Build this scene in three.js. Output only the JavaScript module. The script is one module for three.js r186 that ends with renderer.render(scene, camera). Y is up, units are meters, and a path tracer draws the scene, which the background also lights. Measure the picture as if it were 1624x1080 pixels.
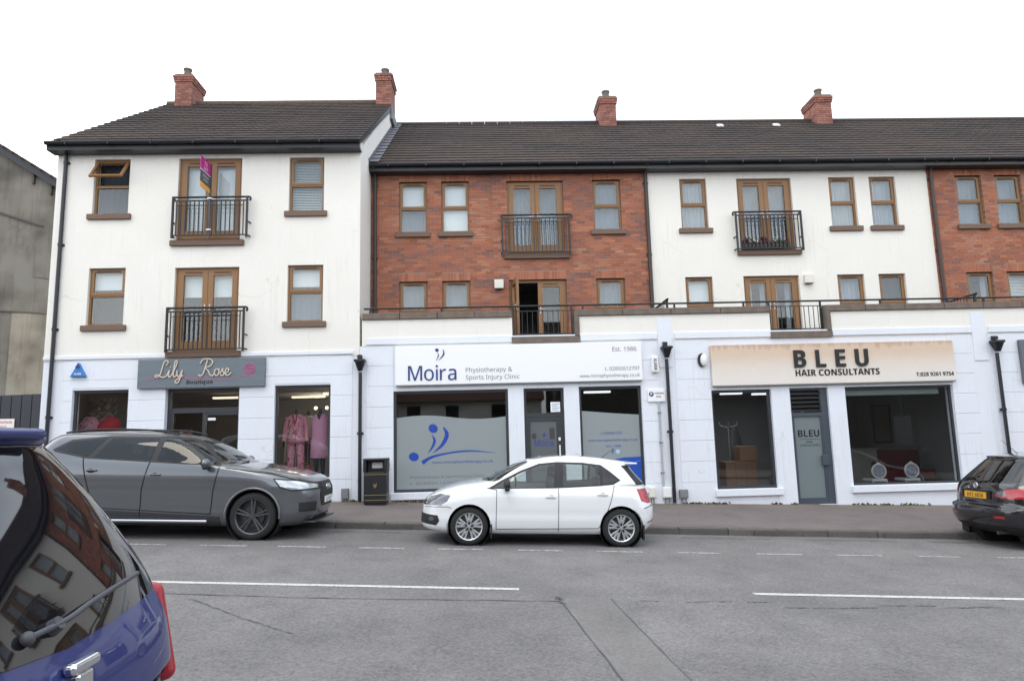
import * as THREE from 'three';
import { mergeGeometries, mergeVertices, toCreasedNormals } from 'three/addons/utils/BufferGeometryUtils.js';
import { RoundedBoxGeometry } from 'three/addons/geometries/RoundedBoxGeometry.js';
import { FontLoader } from 'three/addons/loaders/FontLoader.js';
import { TextGeometry } from 'three/addons/geometries/TextGeometry.js';
import { RectAreaLightUniformsLib } from 'three/addons/lights/RectAreaLightUniformsLib.js';

// ---------------------------------------------------------------- camera, sky, sun, exposure
const scene = new THREE.Scene();
const D2R = Math.PI / 180;
const camera = new THREE.PerspectiveCamera(53.0, 1024 / 680, 0.05, 2000);
camera.position.set(0, 1.71, 16.2);
camera.rotation.order = 'YXZ';
camera.rotation.set(8.13 * D2R, -2.11 * D2R, -1.46 * D2R);
const EYE = new THREE.Vector3(0, 1.71, 16.2);

const renderer = new THREE.WebGLRenderer();
renderer.toneMapping = THREE.LinearToneMapping;
renderer.toneMappingExposure = 1.0;
renderer.shadowMap.enabled = true;

// seeded random numbers and tileable noise
function rng(seed) { let a = seed | 0; return () => { a = (a + 0x6d2b79f5) | 0; let t = Math.imul(a ^ (a >>> 15), 1 | a); t = (t + Math.imul(t ^ (t >>> 7), 61 | t)) ^ t; return ((t ^ (t >>> 14)) >>> 0) / 4294967296; }; }
const hash = (x, y, s) => { let h = Math.imul(x, 374761393) + Math.imul(y, 668265263) + Math.imul(s, 1442695041); h = Math.imul(h ^ (h >>> 13), 1274126177); return ((h ^ (h >>> 16)) >>> 0) / 4294967296; };
function vnoise(x, y, p, s) {   // value noise, period p
  const xi = Math.floor(x), yi = Math.floor(y), fx = x - xi, fy = y - yi, u = fx * fx * (3 - 2 * fx), v = fy * fy * (3 - 2 * fy);
  const w = (a) => ((a % p) + p) % p, h = (a, b) => hash(w(a), w(b), s);
  return (h(xi, yi) * (1 - u) + h(xi + 1, yi) * u) * (1 - v) + (h(xi, yi + 1) * (1 - u) + h(xi + 1, yi + 1) * u) * v;
}
function fbm(x, y, p, s, oct = 4) { let a = 0, k = 0.5, t = 0; for (let i = 0; i < oct; i++) { a += k * vnoise(x, y, p, s + i); t += k; x *= 2; y *= 2; p *= 2; k *= 0.5; } return a / t; }
const clamp = (x, a, b) => Math.min(b, Math.max(a, x)), sstep = (a, b, x) => { const t = clamp((x - a) / (b - a), 0, 1); return t * t * (3 - 2 * t); };

// overcast sky: bright cloud sheet with softer, greyer folds, the same all round
{
  const W = 1024, H = 512, data = new Float32Array(W * H * 4);
  for (let j = 0; j < H; j++) for (let i = 0; i < W; i++) {
    const el = ((j + 0.5) / H - 0.5) * Math.PI, u = i / W;
    const k = 8;
    const c = fbm(u * k, (j / H) * k * 0.9, k, 11, 5), c2 = fbm(u * 16 + 3, (j / H) * 14, 16, 29, 4);
    const fold = sstep(0.36, 0.66, c * 0.65 + c2 * 0.35);
    const L = 1.3 + 1.5 * fold + 0.12 * Math.sin(Math.max(el, 0));
    const o = (j * W + i) * 4, b = 1 - fold;
    data[o] = L * (0.985 - 0.18 * b); data[o + 1] = L * (0.995 - 0.06 * b); data[o + 2] = L * (1.01 + 0.10 * b); data[o + 3] = 1;
  }
  const sky = new THREE.DataTexture(data, W, H, THREE.RGBAFormat, THREE.FloatType);
  sky.mapping = THREE.EquirectangularReflectionMapping; sky.magFilter = THREE.LinearFilter; sky.needsUpdate = true;
  scene.background = sky; scene.environment = sky;
}
const sun = new THREE.DirectionalLight(0xfff3e0, 0.7);
sun.name = 'sun';
sun.position.set(-9, 34, 21); sun.target.position.set(0, 2, 4);
sun.castShadow = true; sun.shadow.radius = 40; sun.shadow.mapSize.set(2048, 2048);
Object.assign(sun.shadow.camera, { left: -25, right: 25, top: 25, bottom: -25, near: 1, far: 90 });
scene.add(sun, sun.target);
RectAreaLightUniformsLib.init();

// ---------------------------------------------------------------- helpers
const taken = new Map();
function numbered(name) { const n = taken.get(name) ?? 0; taken.set(name, n + 1); return n ? `${name}_${String(n).padStart(3, '0')}` : name; }
function clean(g) {   // only position, normal, uv; no index
  g = g.index ? g.toNonIndexed() : g;
  for (const k of Object.keys(g.attributes)) if (!['position', 'normal', 'uv'].includes(k)) g.deleteAttribute(k);
  if (!g.attributes.normal) g.computeVertexNormals();
  if (!g.attributes.uv) g.setAttribute('uv', new THREE.BufferAttribute(new Float32Array(g.attributes.position.count * 2), 2));
  g.morphAttributes = {}; g.groups = [];
  return g;
}
function metric(g) {   // uv in metres by the way each face points
  const p = g.attributes.position, n = g.attributes.normal, uv = new Float32Array(p.count * 2);
  for (let i = 0; i < p.count; i++) {
    const ax = Math.abs(n.getX(i)), ay = Math.abs(n.getY(i)), az = Math.abs(n.getZ(i));
    const [u, v] = az >= ax && az >= ay ? [p.getX(i), p.getY(i)] : ax >= ay ? [p.getZ(i), p.getY(i)] : [p.getX(i), p.getZ(i)];
    uv[i * 2] = u; uv[i * 2 + 1] = v;
  }
  g.setAttribute('uv', new THREE.BufferAttribute(uv, 2));
  return g;
}
const merge = (list) => (Array.isArray(list) ? (list.length === 1 ? clean(list[0]) : mergeGeometries(list.map(clean))) : list);
function bx(x0, x1, y0, y1, z0, z1) { const g = new THREE.BoxGeometry(x1 - x0, y1 - y0, z1 - z0); g.translate((x0 + x1) / 2, (y0 + y1) / 2, (z0 + z1) / 2); return metric(clean(g)); }
function rbx(x0, x1, y0, y1, z0, z1, r = 0.01, s = 2) { const g = new RoundedBoxGeometry(x1 - x0, y1 - y0, z1 - z0, s, Math.min(r, (x1 - x0) / 2.01, (y1 - y0) / 2.01, (z1 - z0) / 2.01)); g.translate((x0 + x1) / 2, (y0 + y1) / 2, (z0 + z1) / 2); return metric(clean(g)); }
function tube(pts, r, seg = 6, n = null) {
  const c = pts.length === 2 ? new THREE.LineCurve3(new THREE.Vector3(...pts[0]), new THREE.Vector3(...pts[1])) : new THREE.CatmullRomCurve3(pts.map((p) => new THREE.Vector3(...p)), false, 'centripetal');
  return clean(new THREE.TubeGeometry(c, n ?? (pts.length === 2 ? 1 : pts.length * 4), r, seg, false));
}
function cyl(r0, r1, h, seg = 16, open = false) { return new THREE.CylinderGeometry(r0, r1, h, seg, 1, open); }
function between(a, b, r0, r1, seg = 8) {   // tapered rod from a to b
  const A = new THREE.Vector3(...a), B = new THREE.Vector3(...b), d = B.clone().sub(A), g = new THREE.CylinderGeometry(r1, r0, d.length(), seg, 1);
  g.applyQuaternion(new THREE.Quaternion().setFromUnitVectors(new THREE.Vector3(0, 1, 0), d.normalize())); g.translate(...A.add(B).multiplyScalar(0.5).toArray());
  return clean(g);
}
function bar(a, b, w, t) {   // square bar from a to b
  const A = new THREE.Vector3(...a), B = new THREE.Vector3(...b), d = B.clone().sub(A), g = new THREE.BoxGeometry(w, d.length(), t);
  g.applyQuaternion(new THREE.Quaternion().setFromUnitVectors(new THREE.Vector3(0, 1, 0), d.normalize())); g.translate(...A.add(B).multiplyScalar(0.5).toArray());
  return clean(g);
}
function panel(outline, holes, z0, z1) {   // upright wall sheet in the x-y plane with openings, from z0 to z1
  const s = new THREE.Shape(outline.map((p) => new THREE.Vector2(...p)));
  for (const [a, b, c, d] of holes) s.holes.push(new THREE.Path([[a, c], [a, d], [b, d], [b, c]].map((p) => new THREE.Vector2(...p))));
  const g = new THREE.ExtrudeGeometry(s, { depth: z1 - z0, bevelEnabled: false }); g.translate(0, 0, z0);
  return metric(clean(g));
}
function plate(pts, depth, bevel = 0) {   // outline in x-y given thickness
  const g = new THREE.ExtrudeGeometry(new THREE.Shape(pts.map((p) => new THREE.Vector2(...p))), { depth, bevelEnabled: bevel > 0, bevelSize: bevel, bevelThickness: bevel, bevelSegments: 1, curveSegments: 8 });
  return metric(clean(g));
}
function loft(rings, n = 20, cap = true) {   // rings: [x, y, z, rx, rz] level ellipses, bottom to top
  const P = [], I = [];
  for (const [x, y, z, rx, rz] of rings) for (let k = 0; k < n; k++) { const a = (k / n) * Math.PI * 2; P.push(x + rx * Math.cos(a), y, z + rz * Math.sin(a)); }
  for (let r = 0; r < rings.length - 1; r++) for (let k = 0; k < n; k++) { const a = r * n + k, b = r * n + (k + 1) % n; I.push(a, a + n, b, b, a + n, b + n); }
  if (cap) for (const r of [0, rings.length - 1]) { const c = P.length / 3; P.push(...rings[r].slice(0, 3)); for (let k = 0; k < n; k++) { const a = r * n + k, b = r * n + (k + 1) % n; I.push(...(r ? [a, c, b] : [b, c, a])); } }
  const g = new THREE.BufferGeometry(); g.setAttribute('position', new THREE.Float32BufferAttribute(P, 3)); g.setIndex(I); g.computeVertexNormals();
  return metric(clean(g));
}
function obj(name, geo, mat, parent) {
  const m = new THREE.Mesh(merge(geo), mat); m.name = name; m.castShadow = m.receiveShadow = true; parent.add(m); return m;
}
function thing(name, label, category, group) {
  const o = new THREE.Group(); o.name = numbered(name); o.userData = { label, category }; if (group) o.userData.group = group; scene.add(o); return o;
}
function solo(name, geo, mat, label, category, group) {   // a thing that is one mesh
  const m = obj(numbered(name), geo, mat, scene); m.userData = { label, category }; if (group) m.userData.group = group; return m;
}
function struct(name, geo, mat) { const m = obj(numbered(name), geo, mat, scene); m.userData = { kind: 'structure' }; return m; }
function rebase(o, x, y, z) {   // things are built where they stand; this moves the origin to their base
  o.position.set(x, y, z);
  if (o.isMesh) { o.geometry.translate(-x, -y, -z); for (const c of o.children) c.position.sub(o.position); } else for (const c of o.children) c.position.sub(o.position);
  return o;
}
// ---------------------------------------------------------------- materials
function tex(n, fn, srgb = false, rep = 1) {   // fn(u, v) -> grey or [r, g, b] in 0..1
  const d = new Uint8Array(n * n * 4);
  for (let j = 0; j < n; j++) for (let i = 0; i < n; i++) { const c = fn(i / n, j / n), o = (j * n + i) * 4, a = Array.isArray(c); for (let k = 0; k < 3; k++) d[o + k] = clamp((a ? c[k] : c) * 255, 0, 255); d[o + 3] = 255; }
  const t = new THREE.DataTexture(d, n, n, THREE.RGBAFormat); t.wrapS = t.wrapT = THREE.RepeatWrapping; t.magFilter = t.minFilter = THREE.LinearFilter;
  if (srgb) t.colorSpace = THREE.SRGBColorSpace; t.repeat.set(rep, rep); t.needsUpdate = true; return t;
}
const mat = (r, g, b, o = {}) => { const m = new (o.transmission || o.clearcoat || o.sheen || o.ior ? THREE.MeshPhysicalMaterial : THREE.MeshStandardMaterial)({ roughness: 0.7, metalness: 0, ...o }); m.color.setRGB(r, g, b); return m; };
const grit = tex(256, (u, v) => 0.5 * fbm(u * 64, v * 64, 64, 3, 2) + 0.5 * hash(Math.floor(u * 256), Math.floor(v * 256), 5), false, 2);
const wallTex = tex(1024, (u, v) => {   // weathered render: faint blotches, run marks and hairline cracks
  const blot = fbm(u * 6, v * 6, 6, 41, 5), run = fbm(u * 90, v * 3, 90, 7, 3), fine = fbm(u * 180, v * 180, 180, 9, 2);
  let k = 0.95 + 0.06 * blot - 0.09 * sstep(0.6, 0.85, run * 0.6 + blot * 0.42) + 0.05 * (fine - 0.5);
  const crack = Math.abs(fbm(u * 5, v * 5, 5, 77, 4) - 0.5); if (crack < 0.0035 && vnoise(u * 7, v * 7, 7, 90) > 0.62) k -= 0.14;
  const t = 1 - k; return [k, k - 0.1 * t, k - 0.3 * t];
}, false, 0.25);
const M = {
  cream: mat(0.83, 0.805, 0.745, { map: wallTex, bumpMap: grit, bumpScale: 0.002, roughness: 0.9 }),
  white: mat(0.77, 0.80, 0.86, { map: wallTex, bumpMap: grit, bumpScale: 0.0015, roughness: 0.75 }),
  oak: mat(0.245, 0.122, 0.043, { roughness: 0.42, bumpMap: grit, bumpScale: 0.0004 }),
  oakDark: mat(0.10, 0.045, 0.02, { roughness: 0.5 }),
  sill: mat(0.17, 0.115, 0.085, { roughness: 0.9, bumpMap: grit, bumpScale: 0.002 }),
  coping: mat(0.185, 0.15, 0.125, { roughness: 0.95, bumpMap: grit, bumpScale: 0.004, map: tex(256, (u, v) => { const a = fbm(u * 8, v * 8, 8, 55, 5); return [0.65 + 0.5 * a, 0.66 + 0.46 * a, 0.66 + 0.42 * a]; }, false, 1) }),
  iron: mat(0.012, 0.013, 0.016, { roughness: 0.45 }),
  pvc: mat(0.012, 0.014, 0.019, { roughness: 0.38 }),
  mortar: mat(0.30, 0.25, 0.21, { roughness: 0.95, bumpMap: grit, bumpScale: 0.002 }),
  glass: mat(0.93, 0.96, 0.96, { roughness: 0.015, transmission: 1, ior: 1.58 }),
  shopGlass: mat(0.86, 0.88, 0.88, { roughness: 0.015, transmission: 1, ior: 1.6 }),
  alu: mat(0.035, 0.038, 0.045, { roughness: 0.45 }),
  doorGrey: mat(0.06, 0.075, 0.095, { roughness: 0.4 }),
  frost: mat(0.39, 0.44, 0.45, { roughness: 0.5, transmission: 0.35 }),
  curtain: mat(0.47, 0.53, 0.62, { roughness: 0.95, transmission: 0.35 }),
  sheer: mat(0.17, 0.21, 0.265, { roughness: 0.95 }), slate: mat(0.03, 0.033, 0.038, { roughness: 0.9 }),
  blind: mat(0.74, 0.75, 0.77, { roughness: 0.8 }),
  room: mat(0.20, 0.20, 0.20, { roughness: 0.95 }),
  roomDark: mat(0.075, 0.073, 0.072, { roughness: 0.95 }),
  signWhite: mat(0.86, 0.86, 0.86, { roughness: 0.4 }),
  plastic: mat(0.72, 0.70, 0.62, { roughness: 0.5 }),
  whitePlastic: mat(0.8, 0.8, 0.8, { roughness: 0.45 }),
  chrome: mat(0.75, 0.76, 0.78, { roughness: 0.14, metalness: 1 }),
  steel: mat(0.45, 0.46, 0.48, { roughness: 0.35, metalness: 1 }),
  black: mat(0.012, 0.012, 0.013, { roughness: 0.55 }),
  flash: mat(0.13, 0.125, 0.145, { roughness: 0.6 }),
  lead: mat(0.20, 0.205, 0.21, { roughness: 0.7 }),
};
const brickTex = tex(128, (u, v) => { const a = fbm(u * 12, v * 8, 8, 15, 4); return 0.72 + 0.5 * a; });
const brickMats = [[0.40, 0.146, 0.082], [0.35, 0.128, 0.076], [0.43, 0.175, 0.098], [0.305, 0.124, 0.082], [0.245, 0.118, 0.094], [0.41, 0.19, 0.125]].map((c) => mat(...c, { map: brickTex, roughness: 0.92, bumpMap: grit, bumpScale: 0.003 }));
const brickBase = mat(1, 1, 1, { map: brickTex, roughness: 0.92, bumpMap: grit, bumpScale: 0.003 });
const tileMats = [[0.046, 0.032, 0.027], [0.040, 0.029, 0.025], [0.055, 0.038, 0.030], [0.035, 0.0255, 0.023], [0.050, 0.035, 0.028]].map((c) => mat(...c, { map: brickTex, roughness: 0.95, bumpMap: grit, bumpScale: 0.003 }));
const chimMats = [[0.30, 0.12, 0.088], [0.23, 0.095, 0.075], [0.34, 0.15, 0.11]].map((c) => mat(...c, { map: brickTex, roughness: 0.92, bumpMap: grit, bumpScale: 0.003 }));
const tileBase = mat(1, 1, 1, { map: brickTex, roughness: 0.95, bumpMap: grit, bumpScale: 0.003 });
const unit = (() => { const g = new THREE.BoxGeometry(1, 1, 1); return g; })();

// many alike pieces: the 300 nearest the camera as meshes of their own, the rest together
function pieces(name, list, geo, mats, colors, base, parent) {   // list: {m: Matrix4, c: material index, d: distance}
  list.sort((a, b) => a.d - b.d);
  const near = list.slice(0, 300), rest = list.slice(300);
  for (const p of near) { const o = new THREE.Mesh(geo, mats[p.c]); o.name = name; o.castShadow = o.receiveShadow = true; p.m.decompose(o.position, o.quaternion, o.scale); parent.add(o); }
  if (rest.length) {
    const im = new THREE.InstancedMesh(geo, base, rest.length); im.name = name + '_field'; im.userData = { kind: 'stuff' }; im.castShadow = im.receiveShadow = true;
    rest.forEach((p, i) => { im.setMatrixAt(i, p.m); im.setColorAt(i, mats[p.c].color.clone().multiplyScalar(p.k ?? 1)); });
    parent.add(im);
  }
}
// ---------------------------------------------------------------- ground, road, pavements
const slope = (x) => -0.04 * clamp(x, -28, 34);
const zKerb = (x) => 3.08 + 0.05 * x, zFar = (x) => 15.3 + 0.05 * x;
const baseY = (x) => 0.245 - 0.034 * clamp(x, -28, 34);          // foot of the shop fronts
const roadY = (x, z) => slope(x);
const paveY = (x, z) => { const k = zKerb(x) - 0.13, t = clamp(z / k, 0, 1); return baseY(x) * (1 - t) + (slope(x) + 0.12) * t; };
function sheet(x0, x1, zf0, zf1, nx, nz, yf, tint) {
  const P = [], U = [], C = [], I = [];
  for (let j = 0; j <= nz; j++) for (let i = 0; i <= nx; i++) {
    const x = x0 + (x1 - x0) * i / nx, a = zf0(x), b = zf1(x), z = a + (b - a) * j / nz;
    P.push(x, yf(x, z), z); U.push(x, z); const c = tint ? tint(x, z) : 1; C.push(...(Array.isArray(c) ? c : [c, c, c]));
  }
  for (let j = 0; j < nz; j++) for (let i = 0; i < nx; i++) { const a = j * (nx + 1) + i, b = a + nx + 1; I.push(a, b, a + 1, a + 1, b, b + 1); }
  const g = new THREE.BufferGeometry();
  g.setAttribute('position', new THREE.Float32BufferAttribute(P, 3)); g.setAttribute('uv', new THREE.Float32BufferAttribute(U, 2)); if (tint) g.setAttribute('color', new THREE.Float32BufferAttribute(C, 3));
  g.setIndex(I); g.computeVertexNormals(); return g;
}
const keep = (name, g, m) => { const o = new THREE.Mesh(g, m); o.name = name; o.receiveShadow = true; o.castShadow = true; return o; };
const stoneTex = (seed, amp, speck) => tex(1024, (u, v) => {   // rolled stone chippings in tar
  const g1 = vnoise(u * 340, v * 340, 340, seed), g2 = vnoise(u * 170, v * 170, 170, seed + 3), f = fbm(u * 10, v * 10, 10, seed + 8, 4);
  let k = 0.74 + amp * (g1 - 0.5) + 0.75 * amp * (g2 - 0.5) + 0.26 * (f - 0.5);
  if (hash(Math.floor(u * 420), Math.floor(v * 420), seed + 2) > 1 - speck) k += 0.22;
  return [k, k * 0.985, k * 0.975];
}, false, 0.26);
const roadTex = stoneTex(101, 0.36, 0.010), smoothTex = stoneTex(151, 0.22, 0.002);
const M_road = mat(0.212, 0.204, 0.202, { map: roadTex, bumpMap: roadTex, bumpScale: 0.008, roughness: 0.92, vertexColors: true });
const M_patch = mat(0.215, 0.205, 0.198, { map: smoothTex, bumpMap: smoothTex, bumpScale: 0.004, roughness: 0.9 });
const M_pave = mat(0.225, 0.195, 0.182, { map: smoothTex, bumpMap: smoothTex, bumpScale: 0.006, roughness: 0.93, vertexColors: true });
const M_kerb = [[0.155, 0.143, 0.132], [0.135, 0.126, 0.118], [0.172, 0.156, 0.142]].map((c) => mat(...c, { map: smoothTex, bumpMap: smoothTex, bumpScale: 0.004, roughness: 0.9 }));
const M_line = mat(0.60, 0.59, 0.55, { roughness: 0.85, map: tex(512, (u, v) => { const a = fbm(u * 40, v * 40, 40, 61, 4); return a > 0.63 ? 0.5 : 0.8 + 0.25 * a; }, false, 1.3) });
const M_worn = mat(0.52, 0.51, 0.49, { roughness: 0.9, map: tex(512, (u, v) => { const a = fbm(u * 30, v * 30, 30, 67, 5); return a > 0.56 ? 0.42 : a > 0.5 ? 0.62 : 0.9; }, false, 1.1) });
const M_tar = mat(0.085, 0.083, 0.082, { roughness: 0.75, bumpMap: grit, bumpScale: 0.002 });
{
  const g = sheet(-400, 400, () => -420, () => 420, 100, 100, (x) => slope(x) - 0.35); const o = keep('ground', g, mat(0.09, 0.1, 0.06, { roughness: 1 })); o.userData = { kind: 'structure' }; scene.add(o);
  const blot = (x, z) => { const wheel = 0.05 * (fbm(x * 0.3 + 40, z * 2.2 + 40, 4096, 5, 3) - 0.5) * 2, k = 1 + 0.22 * (fbm(x * 0.5 + 90, z * 0.8 + 90, 4096, 17, 4) - 0.5) * 2 + wheel; const near = z - zKerb(x) < 0.5 ? 0.92 : 1; return [k * near, k * near * 0.99, k * near * 0.98]; };
  const road = keep('road', sheet(-45, 50, zKerb, zFar, 380, 60, roadY, blot), M_road); road.userData = { kind: 'structure' }; scene.add(road);
  const pave = keep('pavement', sheet(-45, 50, () => -1.2, (x) => zKerb(x) - 0.125, 240, 24, paveY, (x, z) => {
    const k = 1 + 0.2 * (fbm(x * 0.7 + 30, z * 1.3 + 30, 4096, 23, 4) - 0.5) * 2, strip = z < 0.62 + 0.08 * (fbm(x * 1.1 + 50, 3, 4096, 2, 3) - 0.5) ? 1 : 0;   // older brown strip along the walls
    return strip ? [k * 0.92, k * 0.85, k * 0.76] : [k * 0.88, k * 0.86, k * 0.87];
  }), M_pave); pave.userData = { kind: 'structure' }; scene.add(pave);
  const far = keep('far_pavement', sheet(-45, 50, (x) => zFar(x) + 0.0, () => 24, 40, 6, (x) => slope(x) + 0.12, () => 1), M_pave); far.userData = { kind: 'structure' }; scene.add(far);
  // kerb stones, each one laid along the line
  const kerb = struct('kerb', sheetBox(-45, 50, (x) => zKerb(x) - 0.12, (x) => zKerb(x) - 0.02, -0.3, 0.08), M_kerb[1]);
  const kr = rng(77);
  for (let x = -13.9; x < 13; x += 0.915) { const a = x + 0.004, b = x + 0.911, z = zKerb((a + b) / 2); const o = obj('kerb_stone', stone(a, b, z), M_kerb[Math.floor(kr() * 3)], kerb); }
  function sheetBox(x0, x1, za, zb, ya, yb) { const n = 40, parts = []; for (let i = 0; i < n; i++) { const a = x0 + (x1 - x0) * i / n, b = x0 + (x1 - x0) * (i + 1) / n, m = (a + b) / 2; const g = new THREE.BoxGeometry((b - a) * 1.002, yb - ya, zb(m) - za(m)); g.rotateZ(Math.atan(-0.04)); g.translate(m, slope(m) + (ya + yb) / 2, (za(m) + zb(m)) / 2); parts.push(metric(clean(g))); } return parts; }
  function stone(a, b, z) { const m = (a + b) / 2, g = new RoundedBoxGeometry(b - a, 0.42, 0.125, 2, 0.018); g.rotateZ(Math.atan(-0.04)); g.rotateY(-Math.atan(0.05)); g.translate(m, slope(m) + 0.118 - 0.21, z - 0.0625); return metric(clean(g)); }
  // painted lines, the trench patch and the tarred joints lie a few millimetres above the road
  const strip = (x0, x1, zc, w, lift, n = 8) => sheet(x0, x1, (x) => zc(x) - w / 2, (x) => zc(x) + w / 2, n, 1, (x, z) => roadY(x, z) + lift);
  const zc = (x) => 8.02 + 0.055 * x;
  for (const [a, b] of [[-7.5, 0.31], [2.98, 9.8], [-16, -10]]) road.add(keep('centre_line', strip(a, b, zc, 0.105, 0.004, 30), M_line));
  const zd = (x) => 5.24 + 0.035 * x;
  for (let i = -9; i < 9; i++) { const a = 2.85 + i * 1.235; road.add(keep('bay_mark', strip(a + 0.05 * hash(i, 4, 4), a + 0.70 + 0.06 * hash(i, 9, 2), zd, 0.075, 0.004, 4), M_worn)); }
  const pa = [[0.73, 8.47], [1.27, 8.45], [1.42, 11.05], [1.62, 14.2], [1.15, 14.2], [0.93, 11.05]];
  const ps = new THREE.Shape(pa.map(([x, z]) => new THREE.Vector2(x, -z))), pg = new THREE.ShapeGeometry(ps); pg.rotateX(-Math.PI / 2);
  { const p = pg.attributes.position; for (let i = 0; i < p.count; i++) p.setY(i, slope(p.getX(i)) + 0.004); pg.setAttribute('uv', new THREE.Float32BufferAttribute(Array.from({ length: p.count * 2 }, (_, k) => (k % 2 ? p.getZ(k >> 1) : p.getX(k >> 1))), 2)); pg.computeVertexNormals(); }
  road.add(keep('road_patch', pg, M_patch));
  const seam = (name, pts, w, seed) => {   // ragged tar line
    const r = rng(seed), P = [], I = []; pts = pts.flatMap((p, i) => i ? Array.from({ length: 14 }, (_, k) => [0, 1].map((c) => pts[i - 1][c] + (p[c] - pts[i - 1][c]) * (k + 1) / 14)) : [p]);
    pts.forEach(([x, z], i) => { const [x2, z2] = pts[Math.min(i + 1, pts.length - 1)], [x1, z1] = pts[Math.max(i - 1, 0)], l = Math.hypot(x2 - x1, z2 - z1), nx = -(z2 - z1) / l, nz = (x2 - x1) / l, h = w * (0.25 + 1.1 * r()) / 2, j = (r() - 0.5) * w * 1.2; for (const s of [-1, 1]) { const X = x + nx * (j + s * h), Z = z + nz * (j + s * h); P.push(X, roadY(X, Z) + 0.008, Z); } });
    for (let i = 0; i < pts.length - 1; i++) { const a = 2 * i; I.push(a, a + 1, a + 2, a + 1, a + 3, a + 2); }
    const g = new THREE.BufferGeometry(); g.setAttribute('position', new THREE.Float32BufferAttribute(P, 3)); g.setAttribute('uv', new THREE.Float32BufferAttribute(P.flatMap((v, i) => i % 3 === 1 ? [] : [v]), 2)); g.setIndex(I); g.computeVertexNormals(); road.add(keep(name, g, M_tar));
  };
  seam('tar_seam', [[0.72, 8.45], [0.93, 11.05], [1.15, 14.2]], 0.011, 3); seam('tar_seam', [[1.29, 8.5], [1.42, 11.05], [1.62, 14.2]], 0.010, 4); seam('tar_seam', [[0.70, 8.4], [0.76, 8.75]], 0.05, 14);
  seam('tar_seam', [[-4.6, 8.3], [-2.0, 8.55], [0.7, 8.62]], 0.022, 5); seam('road_crack', [[-3.2, 8.6], [-2.4, 9.35], [-1.75, 9.9]], 0.014, 8);
  for (let i = 0; i < 15; i++) { const x = 1.5 + i * 0.36 + 0.2 * hash(i, 2, 3), z = 8.62 + 0.06 * i * 0.36 + 0.25 * (hash(i, 5, 1) - 0.5); seam('road_crack', [[x, z], [x + 0.2 + 0.3 * hash(i, 7, 7), z + 0.05 * (hash(i, 8, 1) - 0.4)]], 0.02, 20 + i); }
  for (let i = 0; i < 12; i++) seam('gutter_crack', [[-12 + i * 2.2, zKerb(-12 + i * 2.2) + 0.45], [-10.4 + i * 2.2, zKerb(-10.4 + i * 2.2) + 0.47]], 0.03, 60 + i);
}
// ---------------------------------------------------------------- building parts
function windowPart(parent, x0, x1, y0, y1, zp, o = {}) {   // brown casement: opening light above, fixed pane below
  const zf = zp - 0.085, zb = zp - 0.15, w = 0.052, mid = o.mid ?? y1 - (y1 - y0) * 0.52, F = [];
  F.push(bx(x0, x0 + w, y0, y1, zb, zf), bx(x1 - w, x1, y0, y1, zb, zf), bx(x0 + w, x1 - w, y1 - w, y1, zb, zf), bx(x0 + w, x1 - w, y0, y0 + w, zb, zf), bx(x0 + w, x1 - w, mid - 0.03, mid + 0.03, zb, zf));
  const win = obj('window', F, M.oak, parent);
  if (o.label) win.userData.label = o.label;
  obj('pane', bx(x0 + w, x1 - w, y0 + w, mid - 0.03, zf - 0.042, zf - 0.036), M.glass, win);
  const sx0 = x0 + w * 0.75, sx1 = x1 - w * 0.75, sy0 = mid + 0.012, sy1 = y1 - w * 0.7, sw = 0.058;
  const sash = [bx(sx0, sx0 + sw, sy0, sy1, zf - 0.03, zf + 0.016), bx(sx1 - sw, sx1, sy0, sy1, zf - 0.03, zf + 0.016), bx(sx0 + sw, sx1 - sw, sy1 - sw, sy1, zf - 0.03, zf + 0.016), bx(sx0 + sw, sx1 - sw, sy0, sy0 + sw, zf - 0.03, zf + 0.016)];
  const pg = bx(sx0 + sw, sx1 - sw, sy0 + sw, sy1 - sw, zf - 0.014, zf - 0.008);
  if (o.open) {   // top-hung light pushed outwards
    const turn = (g) => { g.translate(0, -sy1, -zf); g.rotateX(-o.open); g.translate(0, sy1, zf + 0.02); return g; };
    obj('sash', sash.map(turn), M.oak, win); obj('pane', turn(pg), M.glass, win);
  } else { obj('sash', sash, M.oak, win); obj('pane', pg, M.glass, win); }
  obj('trickle_vent', bx(x0 + 0.16, x1 - 0.16, sy1 - 0.045, sy1 - 0.012, zf + 0.016, zf + 0.03), M.oakDark, win);
  if (o.sill !== false) obj('sill', rbx(x0 - 0.09, x1 + 0.09, y0 - 0.135, y0, zp - 0.16, zp + 0.075, 0.012), M.sill, win);
  dressing(win, x0 + 0.03, x1 - 0.03, y0, y1, zb - 0.06, o.dress, o.drop);
  return win;
}
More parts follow.
